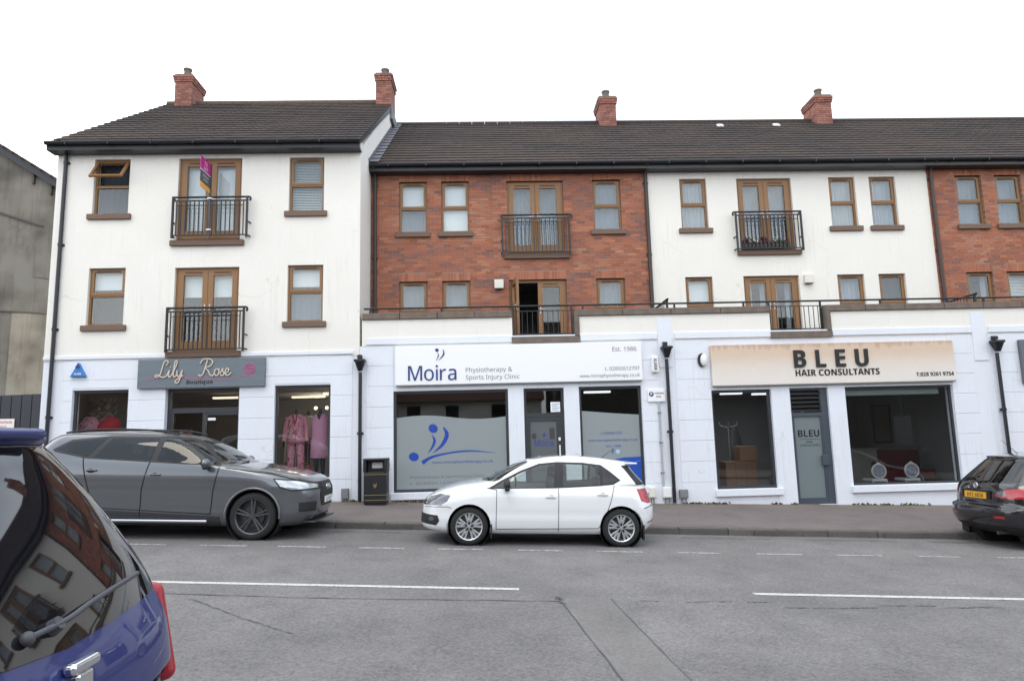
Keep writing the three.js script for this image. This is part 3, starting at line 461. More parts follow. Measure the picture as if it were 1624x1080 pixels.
// ---------------------------------------------------------------- terrace of three set back above projecting shops
const ZT = -1.5;
function terrace(x0, kind, mirror, label, o) {
  const h = thing('terrace_house', label, 'house'), x1 = x0 + 7.8, brick = kind === 'brick', off = o.off ?? 0, W = (f) => x0 + off + f;
  const up = mirror ? [[0.87, 1.61], [5.02, 5.76], [6.16, 6.90]] : [[0.72, 1.47], [1.85, 2.60], [5.95, 6.72]], dr = mirror ? [2.45, 3.97] : [3.62, 5.15];
  const wl = x0 + (o.wallLeft ?? 0), wr = o.wallRight ?? x1;
  const wins = up.flatMap(([a, b]) => [[W(a), W(b), 7.20, 8.61], [W(a), W(b), 4.45, 5.86]]), doors = [[W(dr[0]), W(dr[1]), 6.56, 8.60], [W(dr[0]), W(dr[1]), 4.02, 5.86]];
  const holes = [...wins, ...doors];
  if (brick) brickWall(h, wl, wr, 4.0, 8.83, ZT, holes, 31 + x0);
  else obj('front_wall', panel([[wl, 4.0], [wr, 4.0], [wr, 8.83], [wl, 8.83]], holes, ZT - 0.28, ZT), M.cream, h);
  const inn = [bx(x0 + 0.1, x1 - 0.02, 3.5, 3.98, -9.7, -0.26), bx(x0 + 0.1, x1 - 0.02, 6.2, 6.4, -9.7, ZT - 0.28), bx(x0 + 0.1, x1 - 0.02, 8.72, 8.82, -9.7, ZT - 0.28), bx(x0 + 0.1, x1 - 0.02, 4, 8.72, -5.0, -4.85), bx(x0 + 0.02, x0 + 0.1, -1.2, 8.72, -9.7, ZT - 0.28)];
  for (const f of mirror ? [2.1, 4.4] : [3.1, 5.5]) inn.push(bx(W(f), W(f) + 0.1, 4, 8.72, -4.85, ZT - 0.28));
  obj('inner_wall', inn, M.room, h); obj('back_wall', bx(x0, x1, -1.2, 8.8, -9.95, -9.7), M.cream, h);
  up.forEach(([a, b], i) => {   // upper and lower row
    windowPart(h, W(a), W(b), 7.20, 8.61, ZT, { dress: o.upDress[i], drop: o.drop?.[i] }); windowPart(h, W(a), W(b), 4.45, 5.86, ZT, { mid: 5.06, dress: o.lowDress[i] });
  });
  doorPart(h, ...doors[0], ZT, { sill: true, dress: o.doorDress }); doorPart(h, ...doors[1], ZT, { openLeft: o.openLeft, dress: o.openLeft ? null : 'drapes', label: o.openLeft ? 'brown glazed doors with the left leaf standing open' : undefined });
  balconyPart(h, W(dr[0]) - 0.17, W(dr[1]) + 0.13, 6.56, 7.59, ZT, !mirror);
  roofPart(h, x0 + (o.roofLeft ?? 0), x1, -1.16, 8.98, -6.2, 12.50, -11.2, 50 + x0, 'long dark tiled roof slope');
  gutterPart(h, x0 + (o.roofLeft ?? 0), x1, 8.99, -1.08, ZT + 0.002);
  if (o.chimney) chimneyPart(h, o.chimney, o.chimney + 0.56, -6.62, -5.70, 12.0, 13.2, 60 + x0, [-6.0]);
  if (o.flash) { const n = 14, a = Math.atan2(3.52, 5.04); for (let i = 0; i < n; i++) { const t = (i + 0.5) / n, g = bx(0, 0.24, 0, 0.012, -0.215, 0.215); g.rotateX(a - 0.05); g.translate(x0 + 0.30, 8.98 + 3.52 * t + 0.062, -1.16 - 5.04 * t); obj('flashing', g, M.flash, h); const u = bx(0, 0.012, 0, 0.12, -0.23, 0.23); u.rotateX(a - 0.03); u.translate(x0 + 0.293, 8.98 + 3.52 * t + 0.03, -1.16 - 5.04 * t); obj('flashing', u, M.flash, h); } }
  if (o.roofVents) for (const [x, t] of o.roofVents) obj('roof_vent', clean(new RoundedBoxGeometry(0.2, 0.07, 0.26, 2, 0.03).rotateX(0.62).translate(x, 8.98 + 3.52 * t + 0.075, -1.16 - 5.04 * t)), M.whitePlastic, h);
  if (o.pipe) downpipePart(h, o.pipe, 8.66, 4.1, ZT, { swan: -1.10, first: 0.2, step: 2.0, mat: o.pipeMat, r: 0.05 });
  // balcony parapet with a gap at the door, and its stone coping
  const c0 = x0 + o.cut[0], c1 = x0 + o.cut[1], pl = o.parLeft ?? x0;
  obj('parapet', [bx(pl, c0, 3.96, 4.585, -0.25, -0.002), bx(c1, x1, 3.96, 4.585, -0.25, -0.002), bx(c0, c1, 3.97, 3.975, -0.25, -0.013)], M.cream, h);
  const cop = obj('coping', bx(c0 - 0.02, c1 + 0.12, 3.955, 4.105, -0.28, 0.05), M.coping, h);
  const lay = (a, b, y0, y1) => { const n = Math.max(1, Math.round((b - a) / 1.02)), w = (b - a) / n; for (let i = 0; i < n; i++) obj('coping_stone', rbx(a + i * w + 0.004, a + (i + 1) * w - 0.004, y0, y1, -0.3, 0.055, 0.022), M.coping, cop); };
  lay(pl, c0, 4.587, 4.745); lay(c1, x1, 4.587, 4.745);
  obj('coping_stone', rbx(c1 - 0.005, c1 + 0.115, 4.107, 4.70, -0.29, 0.05, 0.02), M.coping, cop);
  obj('terrace_floor', bx(x0, x1, 3.86, 3.98, ZT - 0.01, -0.25), M.coping, h);
  // ground floor
  obj('string_course', rbx(x0 + (o.bandLeft ?? 0.06), x1 - 0.36, 3.985, 4.14, -0.02, 0.032, 0.008), M.white, h);
  obj('party_strip', rbx(x1 - 0.35, x1 - 0.01, 3.3, 4.5, -0.02, 0.012, 0.006), M.white, h);
  o.shop(h, x0, x1);
  rebuilt(h, x0 + 3.9, baseY(x0 + 3.9), 0);
  return h;
}
terrace(-3.33, 'brick', false, 'red brick terrace house over the white clinic shopfront, beside the tall rendered house', {
  off: 0.32, wallLeft: 0.30, roofLeft: 0.31, parLeft: -2.98, bandLeft: 0.46, cut: [3.94, 5.45], chimney: 4.02, flash: true, openLeft: 1.42, pipe: -2.92, pipeMat: mat(0.035, 0.03, 0.026, { roughness: 0.5 }),
  upDress: [['roller', 'sheer'], 'roller', 'sheer'], lowDress: ['sheer', 'sheer', 'sheer'], drop: [0.5, 0.97, 0.5], doorDress: ['netlow', 'sheer'], wallRight: 4.47,
  shop(h, x0, x1) {
    const w1 = [-2.24, 0.47, 0.52, 2.87], d = [0.84, 1.80, 0.19, 2.87], w2 = [2.16, 3.66, 0.52, 2.88];
    shopWall(h, -3.037, x1, 3.96, [w1, d, w2], [[-2.86, w1[0], 1], [w1[1], d[0], 0, 2.98], [d[1], w2[0], 0, 2.98], [w2[1], 4.11, 1]], 2);
    shopWindow(h, w1[0], w1[1], w1[2], w1[3], { sill: true }); shopWindow(h, w2[0], w2[1], w2[2], w2[3], { sill: true });
    const e = obj('shop_door', [bx(0.84, 0.90, 0.19, 2.87, -0.2, -0.1), bx(1.74, 1.80, 0.19, 2.87, -0.2, -0.1), bx(0.9, 1.74, 2.81, 2.87, -0.2, -0.1), bx(0.9, 1.74, 2.2, 2.28, -0.2, -0.1), bx(0.9, 0.98, 0.2, 2.2, -0.17, -0.11), bx(1.62, 1.74, 0.2, 2.2, -0.17, -0.11), bx(0.98, 1.62, 2.1, 2.2, -0.17, -0.11), bx(0.98, 1.62, 0.2, 0.4, -0.17, -0.11)], M.alu, h);
    obj('fanlight', bx(0.9, 1.74, 2.28, 2.81, -0.15, -0.142), M.shopGlass, e); obj('door_pane', bx(0.98, 1.62, 0.4, 2.1, -0.15, -0.142), M.shopGlass, e);
    obj('door_handle', [rbx(1.655, 1.69, 1.18, 1.52, -0.11, -0.09, 0.008), rbx(1.645, 1.70, 1.62, 1.7, -0.11, -0.092, 0.008)], M.whitePlastic, e);
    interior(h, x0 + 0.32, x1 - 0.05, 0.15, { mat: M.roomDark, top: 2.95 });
    downpipePart(h, -3.0, 3.33, 0.35, 0.02, { hopper: true, first: 1.45, step: 1.9 });
  },
});
terrace(4.47, 'render', true, 'cream rendered terrace house over the hairdresser, between the two brick ones', {
  cut: [2.44, 3.83], chimney: 11.55, roofVents: [[8.02, 0.83], [9.95, 0.83]], pipe: 4.40, pipeMat: mat(0.045, 0.035, 0.03, { roughness: 0.5 }), upDress: ['net', 'net', 'net'], lowDress: ['roller', 'net', 'dark'], doorDress: 'sheer', wallRight: 12.27,
  shop(h, x0, x1) {
    const w1 = [5.35, 6.80, 0.39, 2.72], d = [7.25, 8.19, -0.02, 2.73], w2 = [8.61, 11.28, 0.39, 2.73];
    shopWall(h, x0, x1, 3.96, [w1, d, w2], [[x0 + 0.04, w1[0], 1], [w1[1], d[0], 0, 2.8], [d[1], w2[0], 0, 2.8], [w2[1], x1 - 0.4, 1]], 3);
    shopWindow(h, ...w1.slice(0, 2), w1[2], w1[3], { sill: true }); 
    const f = shopWindow(h, w2[0], w2[1], w2[2], w2[3], { sill: true, w: 0.05 });
    obj('shutter_box', rbx(w2[0] + 0.02, w2[1] - 0.22, 2.52, 2.69, -0.36, -0.2, 0.02), mat(0.30, 0.36, 0.33, { roughness: 0.5 }), f);
    const e = obj('shop_door', [bx(7.25, 7.30, -0.02, 2.73, -0.16, -0.07), bx(8.03, 8.19, -0.02, 2.73, -0.16, -0.07), bx(7.30, 8.03, 2.68, 2.73, -0.16, -0.07), bx(7.30, 8.03, 2.05, 2.14, -0.16, -0.07), bx(7.3, 8.03, -0.02, 0.13, -0.14, -0.08), bx(7.30, 7.345, 0.13, 2.05, -0.14, -0.08), bx(7.985, 8.03, 0.13, 2.05, -0.14, -0.08)], M.doorGrey, h);
    obj('door_panel', bx(7.345, 7.985, 0.13, 2.05, -0.12, -0.11), mat(0.17, 0.205, 0.215, { roughness: 0.35 }), e);
    obj('door_handle', [rbx(7.93, 8.10, 0.88, 1.12, -0.08, -0.03, 0.012)], M.doorGrey, e);
    for (let i = 0; i < 5; i++) { const g = bx(7.30, 8.03, -0.004, 0.004, -0.05, 0.05); g.rotateX(0.5); g.translate(0, 2.2 + i * 0.1, -0.12); obj('louvre_blade', g, M.steel, e); }
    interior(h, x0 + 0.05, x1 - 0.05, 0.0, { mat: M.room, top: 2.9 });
    downpipePart(h, 4.29, 3.49, 0.12, 0.02, { hopper: true, first: 1.75, step: 9 });
  },
});
terrace(12.27, 'brick', false, 'red brick terrace house at the right edge of the picture', {
  off: 0.08, cut: [3.94, 5.45], pipe: 12.36, pipeMat: mat(0.06, 0.035, 0.03, { roughness: 0.5 }), upDress: ['sheer', 'sheer', 'dark'], lowDress: ['drapes', 'slats', 'dark'], doorDress: 'net', wallLeft: 0.0,
  shop(h, x0, x1) {
    const w1 = [13.6, 16.2, 0.25, 2.6], d = [16.6, 17.6, -0.3, 2.6];
    shopWall(h, x0, x1, 3.96, [w1, d], [[x0 + 0.04, w1[0], 1], [w1[1], d[0], 0, 2.7], [d[1], x1 - 0.4, 1]], 4);
    shopWindow(h, w1[0], w1[1], w1[2], w1[3], { sill: true });
    obj('shop_door', [bx(d[0], d[1], -0.3, 2.6, -0.2, -0.12)], M.doorGrey, h);
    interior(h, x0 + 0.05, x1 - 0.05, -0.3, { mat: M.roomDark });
    downpipePart(h, 12.43, 3.47, -0.1, 0.02, { hopper: true, first: 1.4, step: 1.9 });
  },
});
// iron railings along the terrace edge
function railing(x0, x1, cut, label) {
  const g = thing('terrace_railing', label, 'railing'), z = -0.12, top = 4.88;
  obj('handrail', tube([[x0, top, z], [x1, top, z]], 0.024, 8), M.iron, g); obj('lower_rail', bx(x0, x1, 4.745, 4.765, z - 0.01, z + 0.01), M.iron, g);
  for (let x = x0 + 0.15; x < x1; x += 1.72) if (x < cut[0] - 0.1 || x > cut[1] + 0.1) obj('post', [bx(x - 0.02, x + 0.02, 4.73, top, z - 0.02, z + 0.02), rbx(x - 0.035, x + 0.035, 4.73, 4.78, z - 0.035, z + 0.035, 0.01)], M.iron, g);
  obj('post', bx(cut[0] + 0.03, cut[0] + 0.07, 4.1, top, z - 0.02, z + 0.02), M.iron, g); obj('post', bx(cut[1] - 0.07, cut[1] - 0.03, 4.1, top, z - 0.02, z + 0.02), M.iron, g);
  obj('bottom_rail', bx(cut[0], cut[1], 4.17, 4.2, z - 0.01, z + 0.01), M.iron, g);
  const n = 12, b = bx(-0.007, 0.007, 4.2, 4.75, z - 0.007, z + 0.007); for (let i = 1; i < n; i++) { const o = obj('baluster', b, M.iron, g); o.position.x = cut[0] + (cut[1] - cut[0]) * i / n; }
  rebase(g, (x0 + x1) / 2, 4.1, z);
}
railing(-2.96, 4.44, [0.61, 2.12], 'black iron railing along the parapet above the white clinic sign');
railing(4.46, 12.24, [6.91, 8.30], 'black iron railing along the parapet above the peach coloured sign');
railing(12.26, 20.0, [16.21, 17.72], 'black iron railing along the parapet at the right edge');
for (const [x, l] of [[4.42, 'black iron divider rail between the brick and the cream terraces'], [12.16, 'black iron divider rail near the right edge of the terrace']]) {
  const g = thing('divider_rail', l, 'railing', 'divider rails across the terrace');
  obj('handrail', tube([[x, 4.965, 0.0], [x, 4.965, -1.42]], 0.028, 8), M.iron, g); obj('lower_rail', bar([x, 4.25, -0.25], [x, 4.25, -1.42], 0.02, 0.02), M.iron, g); obj('post', bar([x, 4.7, -0.08], [x, 4.965, -0.08], 0.05, 0.05), M.iron, g);
  for (let i = 0; i < 10; i++) obj('baluster', bar([x, 4.25, -0.36 - i * 0.11], [x, 4.95, -0.36 - i * 0.11], 0.014, 0.014), M.iron, g);
  rebase(g, x, 4.0, -0.7);
}
// ---------------------------------------------------------------- grey neighbour and the yard fence on the left
{
  const h = thing('grey_building', 'old grey rendered building with sloping roof edge at the left edge', 'building');
  const grime = tex(1024, (u, v) => { const a = fbm(u * 5, v * 5, 5, 301, 6), b = fbm(u * 60, v * 4, 60, 305, 3), c = fbm(u * 3, v * 3, 3, 311, 4); const k = 0.28 + 1.08 * a - 0.14 * sstep(0.5, 0.8, b) + (c > 0.56 ? 0.09 : 0); return [k, k * 0.975, k * 0.93]; }, false, 0.24);
  const g = mat(0.215, 0.20, 0.178, { map: grime, bumpMap: grime, bumpScale: 0.02, roughness: 0.95 });
  obj('gable_wall', panel([[-26, -1], [-12.2, -1], [-12.2, 9.03], [-19, 13.42], [-26, 8.9]], [[-16.35, -15.85, 2.6, 3.7]], -6.4, -6), g, h);
  obj('ledge', bar([-17.5, 10.0, -5.99], [-14.5, 8.98, -5.99], 0.06, 0.09), mat(0.10, 0.09, 0.08, { roughness: 1 }), h);
  obj('ledge', bar([-17.5, 6.35, -5.99], [-13, 5.95, -5.99], 0.05, 0.07), mat(0.12, 0.105, 0.09, { roughness: 1 }), h);
  obj('render_panel', bx(-15.3, -13.0, 2.0, 6.1, -6, -5.97), mat(0.33, 0.30, 0.25, { map: grime, roughness: 0.95 }), h).userData.label = 'paler patched render';
  obj('render_panel', plate([[-14.75, 7.3], [-13.4, 7.1], [-13.4, 8.9], [-14.0, 9.3], [-14.75, 8.9]], 0.025).translate(0, 0, -6.0), mat(0.20, 0.185, 0.165, { map: grime, roughness: 0.95 }), h);
  obj('window', [bx(-16.35, -16.28, 2.6, 3.7, -6.2, -6.1), bx(-15.92, -15.85, 2.6, 3.7, -6.2, -6.1), bx(-16.28, -15.92, 3.63, 3.7, -6.2, -6.1), bx(-16.28, -15.92, 2.6, 2.67, -6.2, -6.1)], M.whitePlastic, h);
  const s = new THREE.Shape([[-12.0, 8.9], [-12.0, 9.16], [-19, 13.68], [-26.3, 9.0], [-26.3, 8.75], [-19, 13.42]].map((p) => new THREE.Vector2(...p))), rg = new THREE.ExtrudeGeometry(s, { depth: 9, bevelEnabled: false }); rg.translate(0, 0, -14.8);
  const roof = obj('roof', metric(clean(rg)), M.pvc, h), vt = [], L = Math.hypot(7, 4.52), n = 22;
  for (let i = 0; i < n; i++) { const t = i / n, g2 = bx(-0.02, L / n, 0, 0.05, -5.95, -5.68); g2.rotateZ(Math.atan2(-4.52, 7) - 0.08); g2.translate(-19 + 7 * t, 13.68 - 4.52 * t, 0); vt.push(g2); }
  vt.forEach((g2, i) => obj('verge_tile', g2, tileMats[i % 5], roof));
  for (const x of [-14.95, -14.35]) obj('bracket', bx(x, x + 0.06, 11.02 - (x + 15) * 0.64 - 0.55, 11.02 - (x + 15) * 0.64 - 0.2, -6, -5.9), mat(0.08, 0.07, 0.06), h);
  rebase(h, -18, 0, -6);
  const f = thing('yard_fence', 'dark grey metal board fence beside the rendered house, at the left edge', 'fence');
  const fm = mat(0.035, 0.038, 0.048, { roughness: 0.5 });
  for (let i = 0; i < 22; i++) { const x = -10.42 - (i + 1) * 0.245; obj('board', rbx(x + 0.006, x + 0.239, 0.3, 3.08 - 0.004 * i, -0.95, -0.90, 0.012), fm, f); }
  obj('post', bx(-15.9, -10.41, 0.3, 3.0, -1.02, -0.96), fm, f);
  rebase(f, -13, 0.5, -0.95);
  const c = document.createElement('canvas'); c.width = 512; c.height = 384; const q = c.getContext('2d');
  q.fillStyle = '#e9e6e2'; q.fillRect(0, 0, 512, 384); q.fillStyle = '#c23b35'; q.font = 'bold 92px sans-serif'; q.textAlign = 'center'; q.fillText('WARNING', 256, 120); q.fillStyle = '#b4564e'; q.font = 'bold 62px sans-serif'; q.fillText('PRIVATE', 256, 215); q.fillText('PROPERTY', 256, 295);
  const t = new THREE.CanvasTexture(c); t.colorSpace = THREE.SRGBColorSpace;
  const b = new THREE.BoxGeometry(0.66, 0.36, 0.02); const sgn = solo('warning_sign', b, mat(1, 1, 1, { map: t, roughness: 0.5 }), 'white sign with red lettering fixed to the dark fence', 'sign'); sgn.position.set(-11.85, 2.3, -0.88);
}
// ---------------------------------------------------------------- across the street, seen only in the glass
{
  const h = thing('bungalow', 'low white bungalow with a reddish roof across the street', 'house');
  const hw = [[-5.5, -4.6, 2.6, 4.0], [-2.9, -2.0, 2.6, 4.0], [0.2, 1.6, 2.6, 4.0]];
  obj('front_wall', panel([[-6.4, -0.5], [3.6, -0.5], [3.6, 4.35], [-6.4, 4.35]], hw, 30, 30.3), M.cream, h);
  for (const [p, q, c, d] of hw) obj('window', bx(p, q, c, d, 30.1, 30.16), mat(0.02, 0.022, 0.025, { roughness: 0.1 }), h);
  obj('side_wall', [bx(-6.4, -6.1, -0.5, 4.35, 30.3, 38), bx(3.3, 3.6, -0.5, 4.35, 30.3, 38), bx(-6.4, 3.6, -0.5, 4.35, 38, 38.3)], M.cream, h);
  const s = new THREE.Shape([[29.4, 4.25], [34.2, 6.8], [39, 4.25]].map((p) => new THREE.Vector2(...p))), g = new THREE.ExtrudeGeometry(s, { depth: 10.4, bevelEnabled: false }); g.rotateY(-Math.PI / 2); g.translate(3.8, 0, 0);
  obj('roof', metric(clean(g)), mat(0.13, 0.07, 0.055, { roughness: 0.9 }), h); rebase(h, -1.4, 0, 34);
  const k = thing('stone_house', 'dark stone house across the street', 'house');
  const w2 = panel([[-17, -1.4], [20.5, -1.4], [20.5, 8.2], [-17, 8.2]], [[-14, -12.8, 0.5, 2.2], [-8, -6.8, 0.5, 2.2], [-14, -12.8, 3.4, 5], [-8, -6.8, 3.4, 5], [2, 3.2, 0.5, 2.2], [6, 7.2, 0.5, 2.2], [10, 11.2, 0.5, 2.2], [2, 3.2, 3.4, 5], [6, 7.2, 3.4, 5], [10, 11.2, 3.4, 5]], 0, 0.4); w2.rotateY(Math.PI); w2.translate(25, 0, 29); obj('front_wall', w2, mat(0.16, 0.14, 0.12, { map: grit, roughness: 0.95 }), k);
  obj('side_wall', [bx(4.5, 4.9, -1.4, 8.2, 29, 37), bx(41.6, 42, -1.4, 8.2, 29, 37), bx(4.9, 41.6, -1.4, 8.2, 36.6, 37)], mat(0.16, 0.14, 0.12, { roughness: 0.95 }), k);
  const s2 = new THREE.Shape([[28.6, 8.1], [33, 10.6], [37.4, 8.1]].map((p) => new THREE.Vector2(...p))), g2 = new THREE.ExtrudeGeometry(s2, { depth: 38.1, bevelEnabled: false }); g2.rotateY(-Math.PI / 2); g2.translate(42.3, 0, 0); obj('roof', metric(clean(g2)), tileMats[0], k);
  for (const [x, y] of [[-14, 0.5], [-8, 0.5], [2, .5], [6, .5], [10, .5], [-14, 3.4], [-8, 3.4], [2, 3.4], [6, 3.4], [10, 3.4]]) obj('window', bx(25 - x - 1.2, 25 - x, y, y + 1.65, 29.1, 29.16), mat(0.03, 0.035, 0.04, { roughness: 0.1 }), k);
  rebase(k, 26, 0, 33);
  const l = thing('warehouse', 'long dark brick warehouse across the street', 'warehouse');
  obj('wall', [bx(-44, -7.2, -0.5, 7.2, 28, 28.4), bx(-7.6, -7.2, -0.5, 7.2, 28.4, 40), bx(-44, -43.6, -0.5, 7.2, 28.4, 40)], mat(0.13, 0.085, 0.07, { map: brickTex, roughness: 0.95 }), l);
  obj('roof', bx(-44.3, -6.9, 7.2, 7.5, 27.7, 40.3), M.black, l);
  for (let i = 0; i < 6; i++) obj('window', bx(-42 + i * 4.4, -40 + i * 4.4, 2, 4, 27.95, 28), mat(0.03, 0.035, 0.04, { roughness: 0.1 }), l);
  rebase(l, -30, 0, 34);
}
// ---------------------------------------------------------------- vehicles: a skin of stacked plan outlines, cut exactly along panel, glass and lamp outlines
function mono(tab) {   // monotone cubic through [y, v] pairs
  const n = tab.length, d = [], m = [];
  for (let i = 0; i < n - 1; i++) d.push((tab[i + 1][1] - tab[i][1]) / (tab[i + 1][0] - tab[i][0]));
  for (let i = 0; i < n; i++) m.push(i === 0 ? d[0] : i === n - 1 ? d[n - 2] : d[i - 1] * d[i] <= 0 ? 0 : 2 / (1 / d[i - 1] + 1 / d[i]));
  return (y) => { if (y <= tab[0][0]) return tab[0][1]; if (y >= tab[n - 1][0]) return tab[n - 1][1]; let i = 0; while (y > tab[i + 1][0]) i++; const h = tab[i + 1][0] - tab[i][0], t = (y - tab[i][0]) / h, t2 = t * t, t3 = t2 * t; return (2 * t3 - 3 * t2 + 1) * tab[i][1] + (t3 - 2 * t2 + t) * h * m[i] + (3 * t2 - 2 * t3) * tab[i + 1][1] + (t3 - t2) * h * m[i + 1]; };
}
function carSkin(s) {   // triangles {p, n} of the outer skin; x forward, y up, z to the right
  const F = mono(s.front), B = mono(s.rear), Wd = mono(s.width), levels = s.levels, ns = 14, ne = 14, P = [], idx = [];
  const half = (w, len, nx, nz) => {   // from the side (t = 0) round to the end (z = 0), right-hand side
    const out = [], ts = 0.80; for (let i = 0; i <= ns; i++) { const t = ts * i / ns; out.push([t * len, w * Math.pow(1 - Math.pow(t, nx), 1 / nz)]); }
    const s0 = out[ns][1] / w; for (let i = 1; i <= ne; i++) { const q = s0 * Math.cos((Math.PI / 2) * i / ne); out.push([len * Math.pow(Math.max(0, 1 - Math.pow(q, nz)), 1 / nx), w * q]); } return out;
  };
  for (const y of levels) {
    const xf = F(y), xr = B(y), w = Wd(y), xm = s.mid(y), [fx, fz] = s.frontExp(y), [rx, rz] = s.rearExp(y);
    const f = half(w, xf - xm, fx, fz), r = half(w, xm - xr, rx, rz);
    const ring = []; for (const [x, z] of f.slice().reverse()) ring.push([xm + x, z]);               // nose to right side
    for (const [x, z] of r.slice(1)) ring.push([xm - x, z]);                                            // right side to tail
    for (let i = r.length - 2; i >= 0; i--) ring.push([xm - r[i][0], -r[i][1]]);                        // tail to left side
    for (let i = 1; i < f.length - 1; i++) ring.push([xm + f[i][0], -f[i][1]]);
    P.push(ring.map(([x, z]) => [x, y + (s.crown ? s.crown(x, y, z) : 0), z]));
  }
  const N = P[0].length, pos = P.flat(2), K = levels.length;
  for (let j = 0; j < K - 1; j++) for (let i = 0; i < N; i++) { const a = j * N + i, b = j * N + (i + 1) % N; idx.push(a, b, a + N, b, b + N, a + N); }
  const top = P[K - 1], c = pos.length / 3; pos.push(top.reduce((t, p) => t + p[0], 0) / N, top[0][1] + 0.004, 0); for (let i = 0; i < N; i++) idx.push((K - 1) * N + i, (K - 1) * N + (i + 1) % N, c);
  const g = new THREE.BufferGeometry(); g.setAttribute('position', new THREE.Float32BufferAttribute(pos, 3)); g.setIndex(idx); g.computeVertexNormals();
  const n = g.attributes.normal, V = []; for (let i = 0; i < pos.length / 3; i++) V.push({ p: [pos[i * 3], pos[i * 3 + 1], pos[i * 3 + 2]], n: [n.getX(i), n.getY(i), n.getZ(i)] });
  const out = []; for (let i = 0; i < idx.length; i += 3) { const t = [V[idx[i]], V[idx[i + 1]], V[idx[i + 2]]]; out.push(t); }
  return out;
}
const mixV = (a, b, t) => ({ p: a.p.map((v, i) => v + (b.p[i] - v) * t), n: a.n.map((v, i) => v + (b.n[i] - v) * t) });
function cutBy(poly, f) {   // f(p) >= 0 is inside; returns [inside, outside]
  const d = poly.map((v) => f(v.p)), I = [], O = [];
  if (d.every((x) => x >= -1e-7)) return [poly, null]; if (d.every((x) => x <= 1e-7)) return [null, poly];
  poly.forEach((v, i) => { const j = (i + 1) % poly.length, a = d[i], b = d[j]; if (a >= 0) I.push(v); if (a <= 0) O.push(v); if ((a > 0 && b < 0) || (a < 0 && b > 0)) { const m = mixV(v, poly[j], a / (a - b)); I.push(m); O.push(m); } });
  return [I.length > 2 ? I : null, O.length > 2 ? O : null];
}
function cutRegion(polys, outline, proj, filter) {   // convex outline in projected coordinates
  let area = 0; outline.forEach(([x, y], i) => { const [u, v] = outline[(i + 1) % outline.length]; area += x * v - u * y; });
  const o = area > 0 ? outline : outline.slice().reverse(), edges = o.map((a, i) => { const b = o[(i + 1) % o.length]; return (p) => { const [u, v] = proj(p); return (b[0] - a[0]) * (v - a[1]) - (b[1] - a[1]) * (u - a[0]); }; });
  const xs = o.map((p) => p[0]), ys = o.map((p) => p[1]), x0 = Math.min(...xs), x1 = Math.max(...xs), y0 = Math.min(...ys), y1 = Math.max(...ys), inside = [], rest = [];
  for (const poly of polys) {
    const q = poly.map((v) => proj(v.p)); let c = [0, 0, 0]; for (const v of poly) c = c.map((x, i) => x + v.p[i] / poly.length);
    if (!filter(c, poly) || q.every((a) => a[0] < x0) || q.every((a) => a[0] > x1) || q.every((a) => a[1] < y0) || q.every((a) => a[1] > y1)) { rest.push(poly); continue; }
    let cur = poly; for (const e of edges) { const [a, b] = cutBy(cur, e); if (b) rest.push(b); cur = a; if (!cur) break; }
    if (cur) inside.push(cur);
  }
  return [inside, rest];
}
function skinGeo(polys, inset = 0) {
  const P = [], N = [];
  for (const poly of polys) for (let i = 1; i < poly.length - 1; i++) for (const v of [poly[0], poly[i], poly[i + 1]]) { const l = Math.hypot(...v.n) || 1; P.push(v.p[0] - v.n[0] / l * inset, v.p[1] - v.n[1] / l * inset, v.p[2] - v.n[2] / l * inset); N.push(v.n[0] / l, v.n[1] / l, v.n[2] / l); }
  const g = new THREE.BufferGeometry(); g.setAttribute('position', new THREE.Float32BufferAttribute(P, 3)); g.setAttribute('normal', new THREE.Float32BufferAttribute(N, 3)); return metric(clean(g));
}
const ellipse = (cx, cy, rx, ry = rx, n = 28) => Array.from({ length: n }, (_, i) => [cx + rx * Math.cos(i / n * 2 * Math.PI), cy + ry * Math.sin(i / n * 2 * Math.PI)]);
const ribbon = (pts, w) => pts.slice(1).map((b, i) => { const a = pts[i], l = Math.hypot(b[0] - a[0], b[1] - a[1]), nx = -(b[1] - a[1]) / l * w / 2, ny = (b[0] - a[0]) / l * w / 2, ex = (b[0] - a[0]) / l * w * 0.3, ey = (b[1] - a[1]) / l * w * 0.3; return [[a[0] - ex + nx, a[1] - ey + ny], [b[0] + ex + nx, b[1] + ey + ny], [b[0] + ex - nx, b[1] + ey - ny], [a[0] - ex - nx, a[1] - ey - ny]]; });
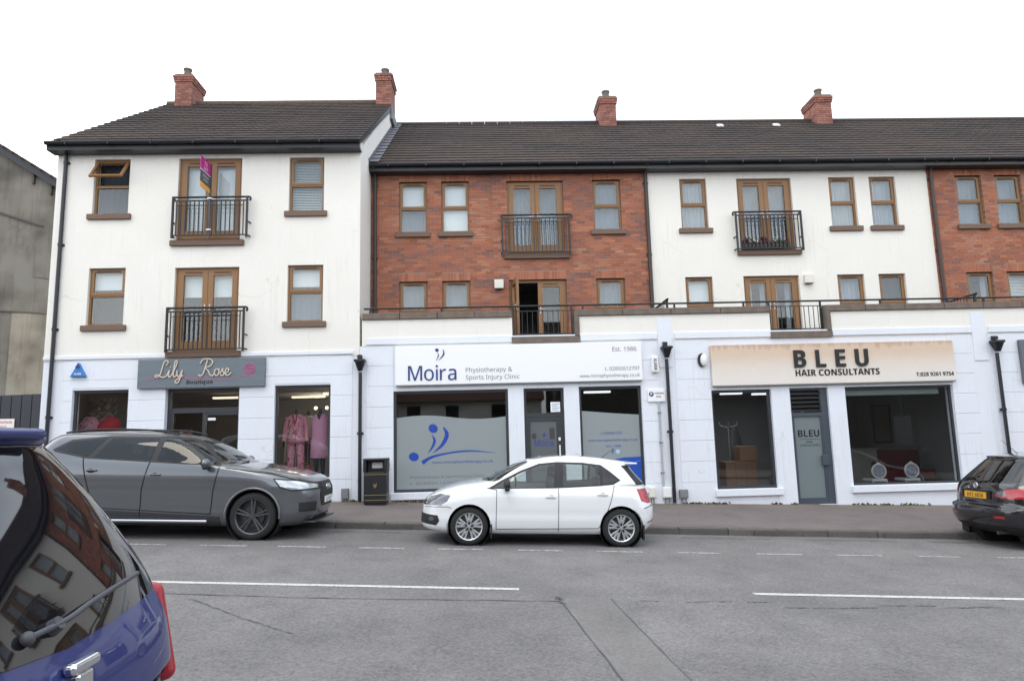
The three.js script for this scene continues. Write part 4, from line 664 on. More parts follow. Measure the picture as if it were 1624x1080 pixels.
const C = {
  tyre: mat(0.018, 0.018, 0.018, { roughness: 0.85, bumpMap: grit, bumpScale: 0.002 }), trim: mat(0.016, 0.016, 0.017, { roughness: 0.6 }), gap: mat(0.01, 0.01, 0.01, { roughness: 0.9 }),
  tint: mat(0.27, 0.30, 0.30, { roughness: 0.02, transmission: 1, ior: 1.55 }), privacy: mat(0.10, 0.11, 0.115, { roughness: 0.02, transmission: 1, ior: 1.6 }), clear: mat(0.66, 0.72, 0.70, { roughness: 0.02, transmission: 1, ior: 1.55 }),
  lampClear: mat(0.15, 0.155, 0.165, { roughness: 0.15, clearcoat: 1, metalness: 0.5 }), lampBright: mat(0.46, 0.48, 0.50, { roughness: 0.12, clearcoat: 1, metalness: 0.4 }), lampRed: mat(0.42, 0.012, 0.016, { roughness: 0.2, clearcoat: 1 }), cabin: mat(0.035, 0.035, 0.038, { roughness: 0.9 }), seat: mat(0.05, 0.05, 0.055, { roughness: 0.95 }),
  alloy: mat(0.62, 0.63, 0.65, { roughness: 0.28, metalness: 0.85 }), darkAlloy: mat(0.13, 0.13, 0.137, { roughness: 0.32, metalness: 0.75 }), plateY: mat(0.80, 0.42, 0.02, { roughness: 0.45 }), plateW: mat(0.8, 0.8, 0.8, { roughness: 0.45 }), disc: mat(0.10, 0.10, 0.105, { roughness: 0.4, metalness: 0.8 }),
};
function wheelPart(car, x, z, R, W, o) {   // tyre, rim and spokes; o.side: +1 outer face towards +z
  const rr = R * (o.rim ?? 0.70), prof = [[rr, -W / 2], [R * 0.86, -W / 2 - 0.004], [R * 0.965, -W / 2 + 0.018], [R, -W / 2 + 0.05], [R, W / 2 - 0.05], [R * 0.965, W / 2 - 0.018], [R * 0.86, W / 2 + 0.004], [rr, W / 2], [rr - 0.012, W / 2 - 0.015]].map(([a, b]) => new THREE.Vector2(a, b));
  const spin = (g) => { g.rotateX(Math.PI / 2 * o.side); return g; }, put = (g) => clean(g).translate(x, R, z);
  const w = obj('wheel', put(spin(new THREE.LatheGeometry(prof, 40))), C.tyre, car);
  obj('rim', [put(spin(new THREE.LatheGeometry([[rr - 0.012, W / 2 - 0.012], [rr + 0.003, W / 2 - 0.004], [rr + 0.003, W / 2 + 0.004], [rr - 0.016, W / 2 - 0.008], [rr - 0.03, W / 2 - 0.07], [rr - 0.03, -W / 2 + 0.02]].map(([a, b]) => new THREE.Vector2(a, b)), 40)))], o.mat, w);
  obj('brake_disc', [put(spin(cyl(rr * 0.62, rr * 0.62, 0.02, 28).translate(0, W / 2 - 0.09, 0))), put(spin(cyl(rr * 0.97, rr * 0.97, 0.012, 28).translate(0, -0.01, 0)))], C.disc, w);
  obj('hub', [put(spin(cyl(rr * 0.15, rr * 0.2, 0.03, 20).translate(0, W / 2 - 0.022, 0)))], o.mat, w);
  const zc = W / 2 - 0.022;
  for (let k = 0; k < o.spokes; k++) {
    const a0 = k / o.spokes * 2 * Math.PI + 0.31, S = [];
    for (const [s0, s1] of o.fork) {   // each spoke arm: angular offset at the hub and at the rim
      const pt = (r, a, half) => [[r * Math.cos(a) - half * Math.sin(a), r * Math.sin(a) + half * Math.cos(a)], [r * Math.cos(a) + half * Math.sin(a), r * Math.sin(a) - half * Math.cos(a)]];
      const [p1, p2] = pt(rr * 0.14, a0 + s0, rr * o.w0), [p3, p4] = pt(rr * 0.985, a0 + s1, rr * o.w1);
      const g = plate([p1, p3, p4, p2], 0.02, 0.004); g.translate(0, 0, -0.01);
      if (o.side < 0) g.rotateY(Math.PI); g.translate(x, R, z + o.side * zc); S.push(g);
    }
    obj('spoke', S, o.mat, w);
  }
  if (o.cap) obj('hub_cap', [put(spin(cyl(rr * 0.11, rr * 0.12, 0.012, 18).translate(0, W / 2 - 0.004, 0)))], o.mat, w);
  return w;
}
function plateTexture(text, bg) {
  const c = document.createElement('canvas'); c.width = 512; c.height = 112; const q = c.getContext('2d'); q.fillStyle = bg; q.fillRect(0, 0, 512, 112); q.strokeStyle = '#222'; q.lineWidth = 3; q.strokeRect(6, 6, 500, 100);
  q.fillStyle = '#111'; q.font = 'bold 92px sans-serif'; q.textAlign = 'center'; q.textBaseline = 'middle'; q.fillText(text, 256, 60); const t = new THREE.CanvasTexture(c); t.colorSpace = THREE.SRGBColorSpace; return t;
}
function buildCar(s) {   // s.cuts: list of {name, mat, at: 'side'|'front'|'rear', poly | polys, inset, once}
  const car = thing(s.name, s.label, 'car'), P = { side: (p) => [p[0], p[1]], front: (p) => [p[2], p[1]], rear: (p) => [p[2], p[1]], top: (p) => [p[0], p[2]] };
  let polys = carSkin(s); const wMax = Math.max(...s.width.map((w) => w[1]));
  for (const x of s.axles) for (const sg of [-1, 1]) polys = cutRegion(polys, ellipse(x, s.R + 0.01, s.arch), P.side, (c) => c[2] * sg > 0.3 && c[1] < s.R + s.arch + 0.1)[1];
  const made = {};
  for (const c of s.cuts) for (const sg of c.at === 'side' ? [1, -1] : [1]) {
    const filter = c.at === 'side' ? (q) => q[2] * sg > (c.zmin ?? 0.28) : c.at === 'front' ? (q) => q[0] > (c.xmin ?? 0.3) : c.at === 'top' ? (q) => q[1] > (c.ymin ?? 0.8) && q[1] < (c.ymax ?? 9) : (q) => q[0] < (c.xmax ?? -0.6);
    for (const set of c.sets ?? [c.polys ?? [c.poly]]) {
    const got = []; for (const o of set) { const [a, b] = cutRegion(polys, o, P[c.at], filter); got.push(...a); polys = b; }
    if (got.length) { const m = obj(c.name, skinGeo(got, c.inset ?? 0), c.mat, car); if (c.label) m.userData.label = c.label; (made[c.name] ??= []).push(m); }
    }
  }
  obj('body', skinGeo(polys), s.paint, car);
  // wheel houses, floor, cabin
  for (const x of s.axles) for (const sg of [-1, 1]) { const g = cyl(s.arch + 0.012, s.arch + 0.012, 0.42, 28, true); g.rotateX(Math.PI / 2); g.translate(x, s.R + 0.01, sg * (wMax - 0.245)); obj('wheel_house', [clean(g), clean(new THREE.CircleGeometry(s.arch + 0.012, 28).translate(x, s.R + 0.01, 0)).translate(0, 0, sg * (wMax - 0.45))], C.gap, car); }
  obj('underbody', bx(s.rear[0][1] + 0.25, s.front[0][1] - 0.25, s.floor, s.floor + 0.16, -wMax * 0.55, wMax * 0.55), C.gap, car);
  const by = s.belt;
  obj('cabin_floor', [bx(s.cabin[0], s.cabin[1], s.floor + 0.18, by - 0.42, -wMax * 0.8, wMax * 0.8), bx(s.cabin[1] - 0.25, s.cabin[1] + 0.1, by - 0.42, by - 0.02, -wMax * 0.78, wMax * 0.78)], C.cabin, car);
  if (s.seats) for (const [x, zz, w] of s.seats) obj('car_seat', [rbx(x - 0.22, x + 0.28, by - 0.48, by - 0.32, zz - w / 2, zz + w / 2, 0.05), rbx(x - 0.3, x - 0.16, by - 0.4, by + 0.12, zz - w / 2, zz + w / 2, 0.05), rbx(x - 0.32, x - 0.22, by + 0.14, by + 0.3, zz - Math.min(w, 0.28) / 2, zz + Math.min(w, 0.28) / 2, 0.04)], C.seat, car);
  if (s.steer) { const g = new THREE.TorusGeometry(0.18, 0.016, 6, 20); g.rotateY(Math.PI / 2 - 0.35); g.translate(...s.steer); obj('steering_wheel', clean(g), C.cabin, car); }
  for (const x of s.axles) for (const sg of [-1, 1]) wheelPart(car, x, sg * (wMax - s.tyreW / 2 - 0.02), s.R, s.tyreW, { side: sg, ...s.wheel });
  for (const sg of [-1, 1]) {
    for (const [x, y] of s.handles ?? []) { const z = sg * (s.handleZ(x, y)); const h = obj('door_handle', [rbx(x - 0.085, x + 0.085, y - 0.014, y + 0.014, z - 0.012, z + 0.03 * 1, 0.012)].map((g) => g.translate(0, 0, sg > 0 ? 0 : -0.018)), s.handleMat ?? s.paint, car); obj('handle_recess', clean(new THREE.CircleGeometry(0.06, 16).scale(1.1, 0.55, 1).rotateY(sg > 0 ? 0 : Math.PI)).translate(x - 0.01, y - 0.008, z + sg * 0.003), C.gap, h); }
    if (s.mirror) { const [x, y, z] = s.mirror; const g = new THREE.SphereGeometry(1, 18, 12); g.scale(0.075, 0.075, 0.115); const p = g.attributes.position; for (let i = 0; i < p.count; i++) if (p.getX(i) < -0.02) p.setX(i, -0.02 - 0.25 * (-0.02 - p.getX(i))); g.computeVertexNormals(); g.translate(x, y, sg * z);
      const m = obj('door_mirror', clean(g), s.mirrorMat ?? s.paint, car); obj('mirror_arm', [rbx(x - 0.03, x + 0.05, y - 0.10, y - 0.055, sg > 0 ? z - 0.2 : -z - 0.05, sg > 0 ? z + 0.05 : -z + 0.2, 0.015), rbx(x - 0.02, x + 0.055, y - 0.085, y - 0.035, sg > 0 ? z - 0.1 : -z - 0.1, sg > 0 ? z + 0.1 : -z + 0.1, 0.02)], C.trim, m); obj('mirror_glass', clean(new THREE.CircleGeometry(0.06, 16).scale(1.5, 1, 1).rotateY(-Math.PI / 2)).translate(x - 0.042, y, sg * z), M.chrome, m); }
  }
  s.extra?.(car);
  return car;
}
const lv = (y0, y1, list) => { const out = []; for (let i = 0; i < list.length - 1; i++) { const [a, n] = list[i], b = list[i + 1][0]; for (let k = 0; k < n; k++) out.push(a + (b - a) * k / n); } out.push(list[list.length - 1][0]); return out; };
const seatCar = (car, x, z, heading) => { car.position.set(x, roadY(x, z), z); car.rotation.set(0, heading, 0); const q = new THREE.Quaternion().setFromAxisAngle(new THREE.Vector3(0, 0, 1), Math.atan(-0.04)); car.quaternion.premultiply(q); return car; };

// white hatchback, nose to the left
{
  const paint = mat(0.80, 0.81, 0.82, { roughness: 0.22, clearcoat: 1, clearcoatRoughness: 0.04 });
  const DLO = [[0.95, 0.915], [0.72, 1.05], [0.40, 1.215], [0.10, 1.33], [-0.2, 1.36], [-0.62, 1.355], [-0.93, 1.32], [-1.07, 1.22], [-1.245, 1.075], [-1.12, 1.005], [-0.9, 0.98], [-0.15, 0.935]];
  const car = buildCar({
    name: 'hatchback_car', label: 'white five door hatchback parked in front of the clinic, nose pointing left', paint, R: 0.308, arch: 0.348, axles: [1.235, -1.235], tyreW: 0.19, floor: 0.2, belt: 0.95, cabin: [-1.5, 0.8],
    front: [[0.2, 1.93], [0.25, 2.04], [0.31, 2.065], [0.45, 2.06], [0.61, 2.045], [0.70, 1.995], [0.78, 1.90], [0.86, 1.755], [0.92, 1.60], [0.97, 1.40], [1.01, 1.17], [1.05, 0.96], [1.12, 0.84], [1.2, 0.69], [1.3, 0.48], [1.36, 0.33], [1.41, 0.16], [1.44, -0.02], [1.455, -0.2], [1.462, -0.36]],
    rear: [[0.2, -1.70], [0.28, -1.81], [0.4, -1.875], [0.52, -1.89], [0.61, -1.88], [0.72, -1.845], [0.85, -1.80], [0.97, -1.75], [1.05, -1.69], [1.15, -1.60], [1.25, -1.52], [1.315, -1.47], [1.34, -1.50], [1.375, -1.42], [1.41, -1.2], [1.435, -0.98], [1.452, -0.78], [1.462, -0.5]],
    width: [[0.2, 0.74], [0.26, 0.80], [0.36, 0.825], [0.45, 0.838], [0.5, 0.832], [0.62, 0.84], [0.75, 0.838], [0.88, 0.815], [0.94, 0.79], [1.0, 0.765], [1.2, 0.685], [1.35, 0.605], [1.4, 0.555], [1.43, 0.49], [1.452, 0.38], [1.462, 0.27]],
    levels: lv(0, 0, [[0.2, 2], [0.26, 10], [0.7, 6], [0.94, 6], [1.08, 9], [1.35, 5], [1.42, 4], [1.45, 3], [1.462]]),
    mid: (y) => (y < 1 ? 0.1 : -0.35), frontExp: (y) => (y < 0.72 ? [9, 2.6] : y < 1.02 ? [8, 2.8] : [9, 2.5]), rearExp: (y) => [9, 2.7],
    cuts: [
      { name: 'panel_gap', mat: C.gap, at: 'side', inset: 0.006, zmin: 0.4, sets: [ribbon([[0.80, 0.27], [0.80, 0.90], [0.95, 0.925]], 0.008), ribbon([[-0.21, 0.24], [-0.21, 0.93]], 0.008), ribbon([[-0.86, 0.3], [-0.98, 0.5], [-1.06, 0.72], [-1.13, 0.99]], 0.008), ribbon([[-0.86, 0.3], [0.80, 0.27]], 0.007), ribbon([[-1.63, 0.62], [-1.79, 0.66]], 0.01), ribbon([[1.53, 0.60], [1.6, 0.62], [1.98, 0.60]], 0.008)] },
      { name: 'side_window', mat: C.clear, at: 'side', inset: 0.004, poly: [[0.875, 0.93], [0.70, 1.02], [0.39, 1.18], [0.095, 1.295], [-0.17, 1.325], [-0.135, 0.955]] },
      { name: 'side_window', mat: C.clear, at: 'side', inset: 0.004, poly: [[-0.285, 0.965], [-0.30, 1.325], [-0.62, 1.32], [-0.9, 1.288], [-0.9, 1.0]] },
      { name: 'quarter_window', mat: C.tint, at: 'side', inset: 0.004, poly: [[-0.945, 1.01], [-0.945, 1.275], [-1.04, 1.2], [-1.195, 1.08], [-1.1, 1.03]] },
      { name: 'window_trim', mat: C.trim, at: 'side', inset: 0.002, poly: DLO },
      { name: 'windscreen', mat: C.clear, at: 'front', inset: 0.003, poly: [[-0.68, 1.03], [0.68, 1.03], [0.52, 1.375], [-0.52, 1.375]] },
      { name: 'rear_window', mat: C.tint, at: 'rear', inset: 0.003, poly: [[-0.60, 1.03], [0.60, 1.03], [0.50, 1.29], [-0.50, 1.29]] },
      { name: 'rear_trim', mat: C.trim, at: 'rear', inset: 0.001, poly: [[-0.70, 1.0], [0.70, 1.0], [0.585, 1.315], [-0.585, 1.315]] },
      { name: 'headlight', mat: C.lampClear, at: 'side', inset: -0.002, zmin: 0.3, poly: [[1.545, 0.80], [1.60, 0.70], [1.70, 0.635], [1.975, 0.625], [1.985, 0.66], [1.90, 0.755], [1.72, 0.815]] },
      { name: 'grille', mat: C.trim, at: 'front', inset: 0.004, xmin: 1.5, poly: [[-0.5, 0.625], [0.5, 0.625], [0.48, 0.70], [-0.48, 0.70]] },
      { name: 'fog_lamp', mat: C.lampClear, at: 'side', inset: 0.004, zmin: 0.3, poly: ellipse(1.86, 0.415, 0.05, 0.035, 14) },
      { name: 'bumper_vent', mat: C.trim, at: 'side', inset: 0.006, zmin: 0.3, polys: [[[1.75, 0.475], [1.72, 0.39], [1.77, 0.315], [2.05, 0.335], [2.05, 0.49]]] },
      { name: 'bumper_vent', mat: C.trim, at: 'front', inset: 0.006, xmin: 1.5, poly: [[-0.42, 0.33], [0.42, 0.33], [0.42, 0.46], [-0.42, 0.46]] },
      { name: 'tail_light', mat: C.lampRed, at: 'side', inset: -0.003, zmin: 0.3, poly: [[-1.51, 0.935], [-1.58, 0.74], [-1.70, 0.70], [-1.86, 0.71], [-1.80, 0.945]] },
      { name: 'rear_reflector', mat: C.lampRed, at: 'side', inset: -0.001, zmin: 0.3, poly: [[-1.69, 0.37], [-1.84, 0.41], [-1.84, 0.44], [-1.69, 0.395]] },
      { name: 'door', mat: paint, at: 'side', inset: 0.0, zmin: 0.4, poly: [[0.794, 0.276], [0.794, 0.93], [-0.204, 0.95], [-0.204, 0.276]] },
      { name: 'door', mat: paint, at: 'side', inset: 0.0, zmin: 0.4, polys: [[[-0.216, 0.276], [-0.216, 0.96], [-0.85, 0.98], [-0.85, 0.31]], [[-0.85, 0.32], [-0.85, 0.98], [-1.11, 0.98], [-1.05, 0.72], [-0.97, 0.5]]] },
    ],
    seats: [[0.05, 0.36, 0.5], [0.05, -0.36, 0.5], [-0.8, 0.36, 0.55], [-0.8, -0.36, 0.55]], steer: [0.5, 0.93, 0.36],
    handles: [[-0.08, 0.80], [-0.93, 0.845]], handleZ: (x) => 0.832 - (x < -0.5 ? 0.012 : 0), mirror: [0.62, 0.99, 0.90], mirrorMat: C.trim,
    wheel: { mat: C.alloy, spokes: 5, fork: [[-0.05, -0.33], [0.05, 0.33], [0, 0.0]], w0: 0.07, w1: 0.055, cap: true },
    extra(c) {
      for (const x of [1.235 - 0.36, -1.235 - 0.37]) for (const s of [-1, 1]) obj('mud_flap', rbx(x - 0.012, x + 0.012, 0.12, 0.36, s * 0.745 - 0.08, s * 0.745 + 0.08, 0.008), C.trim, c);
      obj('aerial', between([-1.05, 1.43, 0], [-1.27, 1.60, 0], 0.006, 0.003), C.trim, c); obj('wiper', [bar([1.0, 1.03, 0.05], [0.92, 1.08, -0.5], 0.014, 0.01)], C.trim, c);
      obj('spoiler', rbx(-1.56, -1.36, 1.335, 1.365, -0.55, 0.55, 0.014), paint, c);
      obj('exhaust', between([-1.7, 0.22, 0.42], [-1.86, 0.21, 0.42], 0.025, 0.025), M.steel, c);
    },
  });
  seatCar(car, 0.87, 4.06, Math.PI);
  car.scale.y = 0.985;
}
// grey sport utility, nose to the right
{
  const paint = mat(0.135, 0.142, 0.152, { roughness: 0.28, metalness: 0.5, clearcoat: 1, clearcoatRoughness: 0.05 }), sill = mat(0.06, 0.063, 0.07, { roughness: 0.45, metalness: 0.4 });
  const car = buildCar({
    name: 'sport_utility_car', label: 'grey metallic sport utility car parked in front of the boutique, nose pointing right', paint, R: 0.385, arch: 0.43, axles: [1.5, -1.5], tyreW: 0.27, floor: 0.27, belt: 1.22, cabin: [-2.1, 1.0],
    front: [[0.22, 2.25], [0.27, 2.36], [0.36, 2.44], [0.5, 2.49], [0.75, 2.50], [0.88, 2.46], [0.96, 2.39], [1.02, 2.27], [1.07, 2.08], [1.12, 1.82], [1.17, 1.48], [1.21, 1.20], [1.26, 1.02], [1.35, 0.86], [1.45, 0.67], [1.55, 0.46], [1.64, 0.20], [1.69, -0.02], [1.72, -0.25], [1.74, -0.6], [1.746, -0.85]],
    rear: [[0.22, -2.3], [0.3, -2.46], [0.45, -2.58], [0.65, -2.60], [0.85, -2.57], [1.05, -2.5], [1.2, -2.43], [1.4, -2.32], [1.55, -2.22], [1.63, -2.13], [1.67, -2.05], [1.71, -1.75], [1.73, -1.45], [1.74, -1.2], [1.746, -1.0]],
    width: [[0.22, 0.86], [0.28, 0.93], [0.38, 0.965], [0.48, 0.985], [0.54, 0.972], [0.75, 0.985], [0.95, 0.985], [1.1, 0.965], [1.2, 0.935], [1.26, 0.905], [1.4, 0.84], [1.55, 0.76], [1.64, 0.69], [1.69, 0.62], [1.72, 0.52], [1.74, 0.4], [1.746, 0.3]],
    levels: lv(0, 0, [[0.22, 2], [0.29, 9], [0.8, 9], [1.22, 5], [1.36, 7], [1.64, 4], [1.70, 4], [1.74, 2], [1.746]]),
    mid: (y) => (y < 1.2 ? 0.0 : -0.6), frontExp: (y) => (y < 0.9 ? [11, 2.7] : y < 1.18 ? [9, 2.8] : [9, 2.5]), rearExp: () => [11, 2.6],
    cuts: [
      { name: 'panel_gap', mat: C.gap, at: 'side', inset: 0.007, zmin: 0.4, sets: [ribbon([[0.82, 0.42], [0.84, 0.8], [0.90, 1.17]], 0.012), ribbon([[-0.32, 0.36], [-0.32, 0.8], [-0.25, 1.25]], 0.012), ribbon([[-1.07, 0.5], [-1.2, 0.85], [-1.36, 1.30]], 0.012), ribbon([[-1.07, 0.50], [0.82, 0.42]], 0.01), ribbon([[1.0, 1.165], [1.75, 1.075], [2.2, 0.965]], 0.008)] },
      { name: 'side_window', mat: C.tint, at: 'side', inset: 0.004, poly: [[0.86, 1.20], [0.72, 1.33], [0.5, 1.50], [0.26, 1.605], [-0.10, 1.625], [-0.15, 1.262]] },
      { name: 'side_window', mat: C.privacy, at: 'side', inset: 0.004, poly: [[-0.25, 1.268], [-0.21, 1.63], [-0.99, 1.625], [-1.19, 1.305]] },
      { name: 'quarter_window', mat: C.privacy, at: 'side', inset: 0.004, poly: [[-1.30, 1.318], [-1.08, 1.622], [-1.63, 1.55], [-1.84, 1.42]] },
      { name: 'window_trim', mat: C.trim, at: 'side', inset: 0.002, poly: [[0.93, 1.185], [0.74, 1.36], [0.52, 1.525], [0.27, 1.64], [-0.15, 1.663], [-1.05, 1.66], [-1.66, 1.585], [-1.92, 1.42], [-1.86, 1.385], [-1.3, 1.285], [-0.2, 1.237]] },
      { name: 'windscreen', mat: C.tint, at: 'front', inset: 0.003, poly: [[-0.80, 1.23], [0.80, 1.23], [0.62, 1.66], [-0.62, 1.66]] },
      { name: 'rear_window', mat: C.privacy, at: 'rear', inset: 0.003, xmax: -1.5, poly: [[-0.72, 1.2], [0.72, 1.2], [0.6, 1.58], [-0.6, 1.58]] },
      { name: 'headlight', mat: C.lampBright, at: 'side', inset: -0.003, zmin: 0.35, poly: [[1.82, 0.985], [1.93, 0.87], [2.10, 0.82], [2.44, 0.84], [2.42, 0.90], [2.16, 0.965]] },
      { name: 'headlight_surround', mat: C.trim, at: 'side', inset: 0.003, zmin: 0.35, poly: [[1.79, 1.0], [1.91, 0.85], [2.10, 0.795], [2.47, 0.81], [2.47, 0.91], [2.17, 0.985]] },
      { name: 'grille', mat: C.trim, at: 'front', inset: 0.008, xmin: 1.8, polys: [[[-0.36, 0.52], [0.36, 0.52], [0.46, 0.72], [0.36, 0.93], [-0.36, 0.93], [-0.46, 0.72]]] },
      { name: 'bumper_vent', mat: C.trim, at: 'front', inset: 0.008, xmin: 1.6, sets: [[[[-0.86, 0.46], [-0.56, 0.46], [-0.56, 0.61], [-0.86, 0.61]]], [[[0.56, 0.46], [0.86, 0.46], [0.86, 0.61], [0.56, 0.61]]], [[[-0.6, 0.27], [0.6, 0.27], [0.55, 0.36], [-0.55, 0.36]]]] },
      { name: 'tail_light', mat: C.lampRed, at: 'side', inset: -0.002, zmin: 0.3, poly: [[-2.2, 1.05], [-2.2, 0.85], [-2.6, 0.85], [-2.5, 1.08]] },
      { name: 'sill_trim', mat: sill, at: 'side', inset: 0.004, zmin: 0.4, poly: [[0.98, 0.20], [0.98, 0.375], [-1.0, 0.47], [-1.0, 0.20]] },
      { name: 'door', mat: paint, at: 'side', zmin: 0.4, polys: [[[0.814, 0.43], [0.834, 0.8], [-0.313, 0.8], [-0.313, 0.47]], [[0.834, 0.8], [0.89, 1.18], [-0.245, 1.23], [-0.313, 0.8]]] },
      { name: 'door', mat: paint, at: 'side', zmin: 0.4, polys: [[[-0.327, 0.47], [-0.327, 0.8], [-1.17, 0.8], [-1.06, 0.51]], [[-0.327, 0.8], [-0.26, 1.23], [-1.33, 1.28], [-1.17, 0.8]]] },
    ],
    seats: [[-0.1, 0.42, 0.56], [-0.1, -0.42, 0.56], [-1.05, 0.42, 0.6], [-1.05, -0.42, 0.6]], steer: [0.5, 1.14, 0.4],
    handles: [[-0.12, 1.045], [-1.16, 1.10]], handleZ: (x, y) => 0.975, mirror: [0.72, 1.24, 1.07],
    wheel: { mat: C.darkAlloy, spokes: 5, fork: [[-0.3, -0.12], [0.3, 0.12]], w0: 0.034, w1: 0.03, rim: 0.73, cap: true },
    extra(c) {
      for (const s of [-1, 1]) {
        obj('running_board', tube([[0.78, 0.30, s * 0.985], [-1.05, 0.30, s * 0.985]], 0.03, 8), M.steel, c);
        obj('roof_rail', tube([[0.05, 1.70, s * 0.60], [-0.25, 1.755, s * 0.60], [-1.4, 1.76, s * 0.60], [-1.85, 1.70, s * 0.59]], 0.018, 6), C.trim, c);
        for (const x of s > 0 ? [1.5, -1.5] : [1.5, -1.5]) { const g = new THREE.TorusGeometry(0.445, 0.022, 6, 30, Math.PI * 1.05); g.rotateZ(-0.08); g.scale(1, 1, 1.2); g.translate(x, 0.395, s * 0.972); obj('wheel_arch', clean(g), paint, c); }
      }
      obj('number_plate', new THREE.BoxGeometry(0.012, 0.11, 0.52).translate(2.505, 0.62, 0), mat(1, 1, 1, { map: plateTexture('LIL 4187', '#f1f1ee'), roughness: 0.4 }), c);
      for (const dz of [-0.105, -0.035, 0.035, 0.105]) obj('badge_ring', clean(new THREE.TorusGeometry(0.045, 0.008, 6, 18).rotateY(Math.PI / 2).translate(2.495, 0.83, dz)), M.chrome, c);
      obj('wiper', bar([1.10, 1.245, 0.1], [1.0, 1.30, 0.72], 0.014, 0.012), C.trim, c);
      obj('front_lip', rbx(2.28, 2.46, 0.265, 0.29, -0.7, 0.7, 0.01), sill, c);
    },
  });
  seatCar(car, -5.43, 3.60, 0);
}
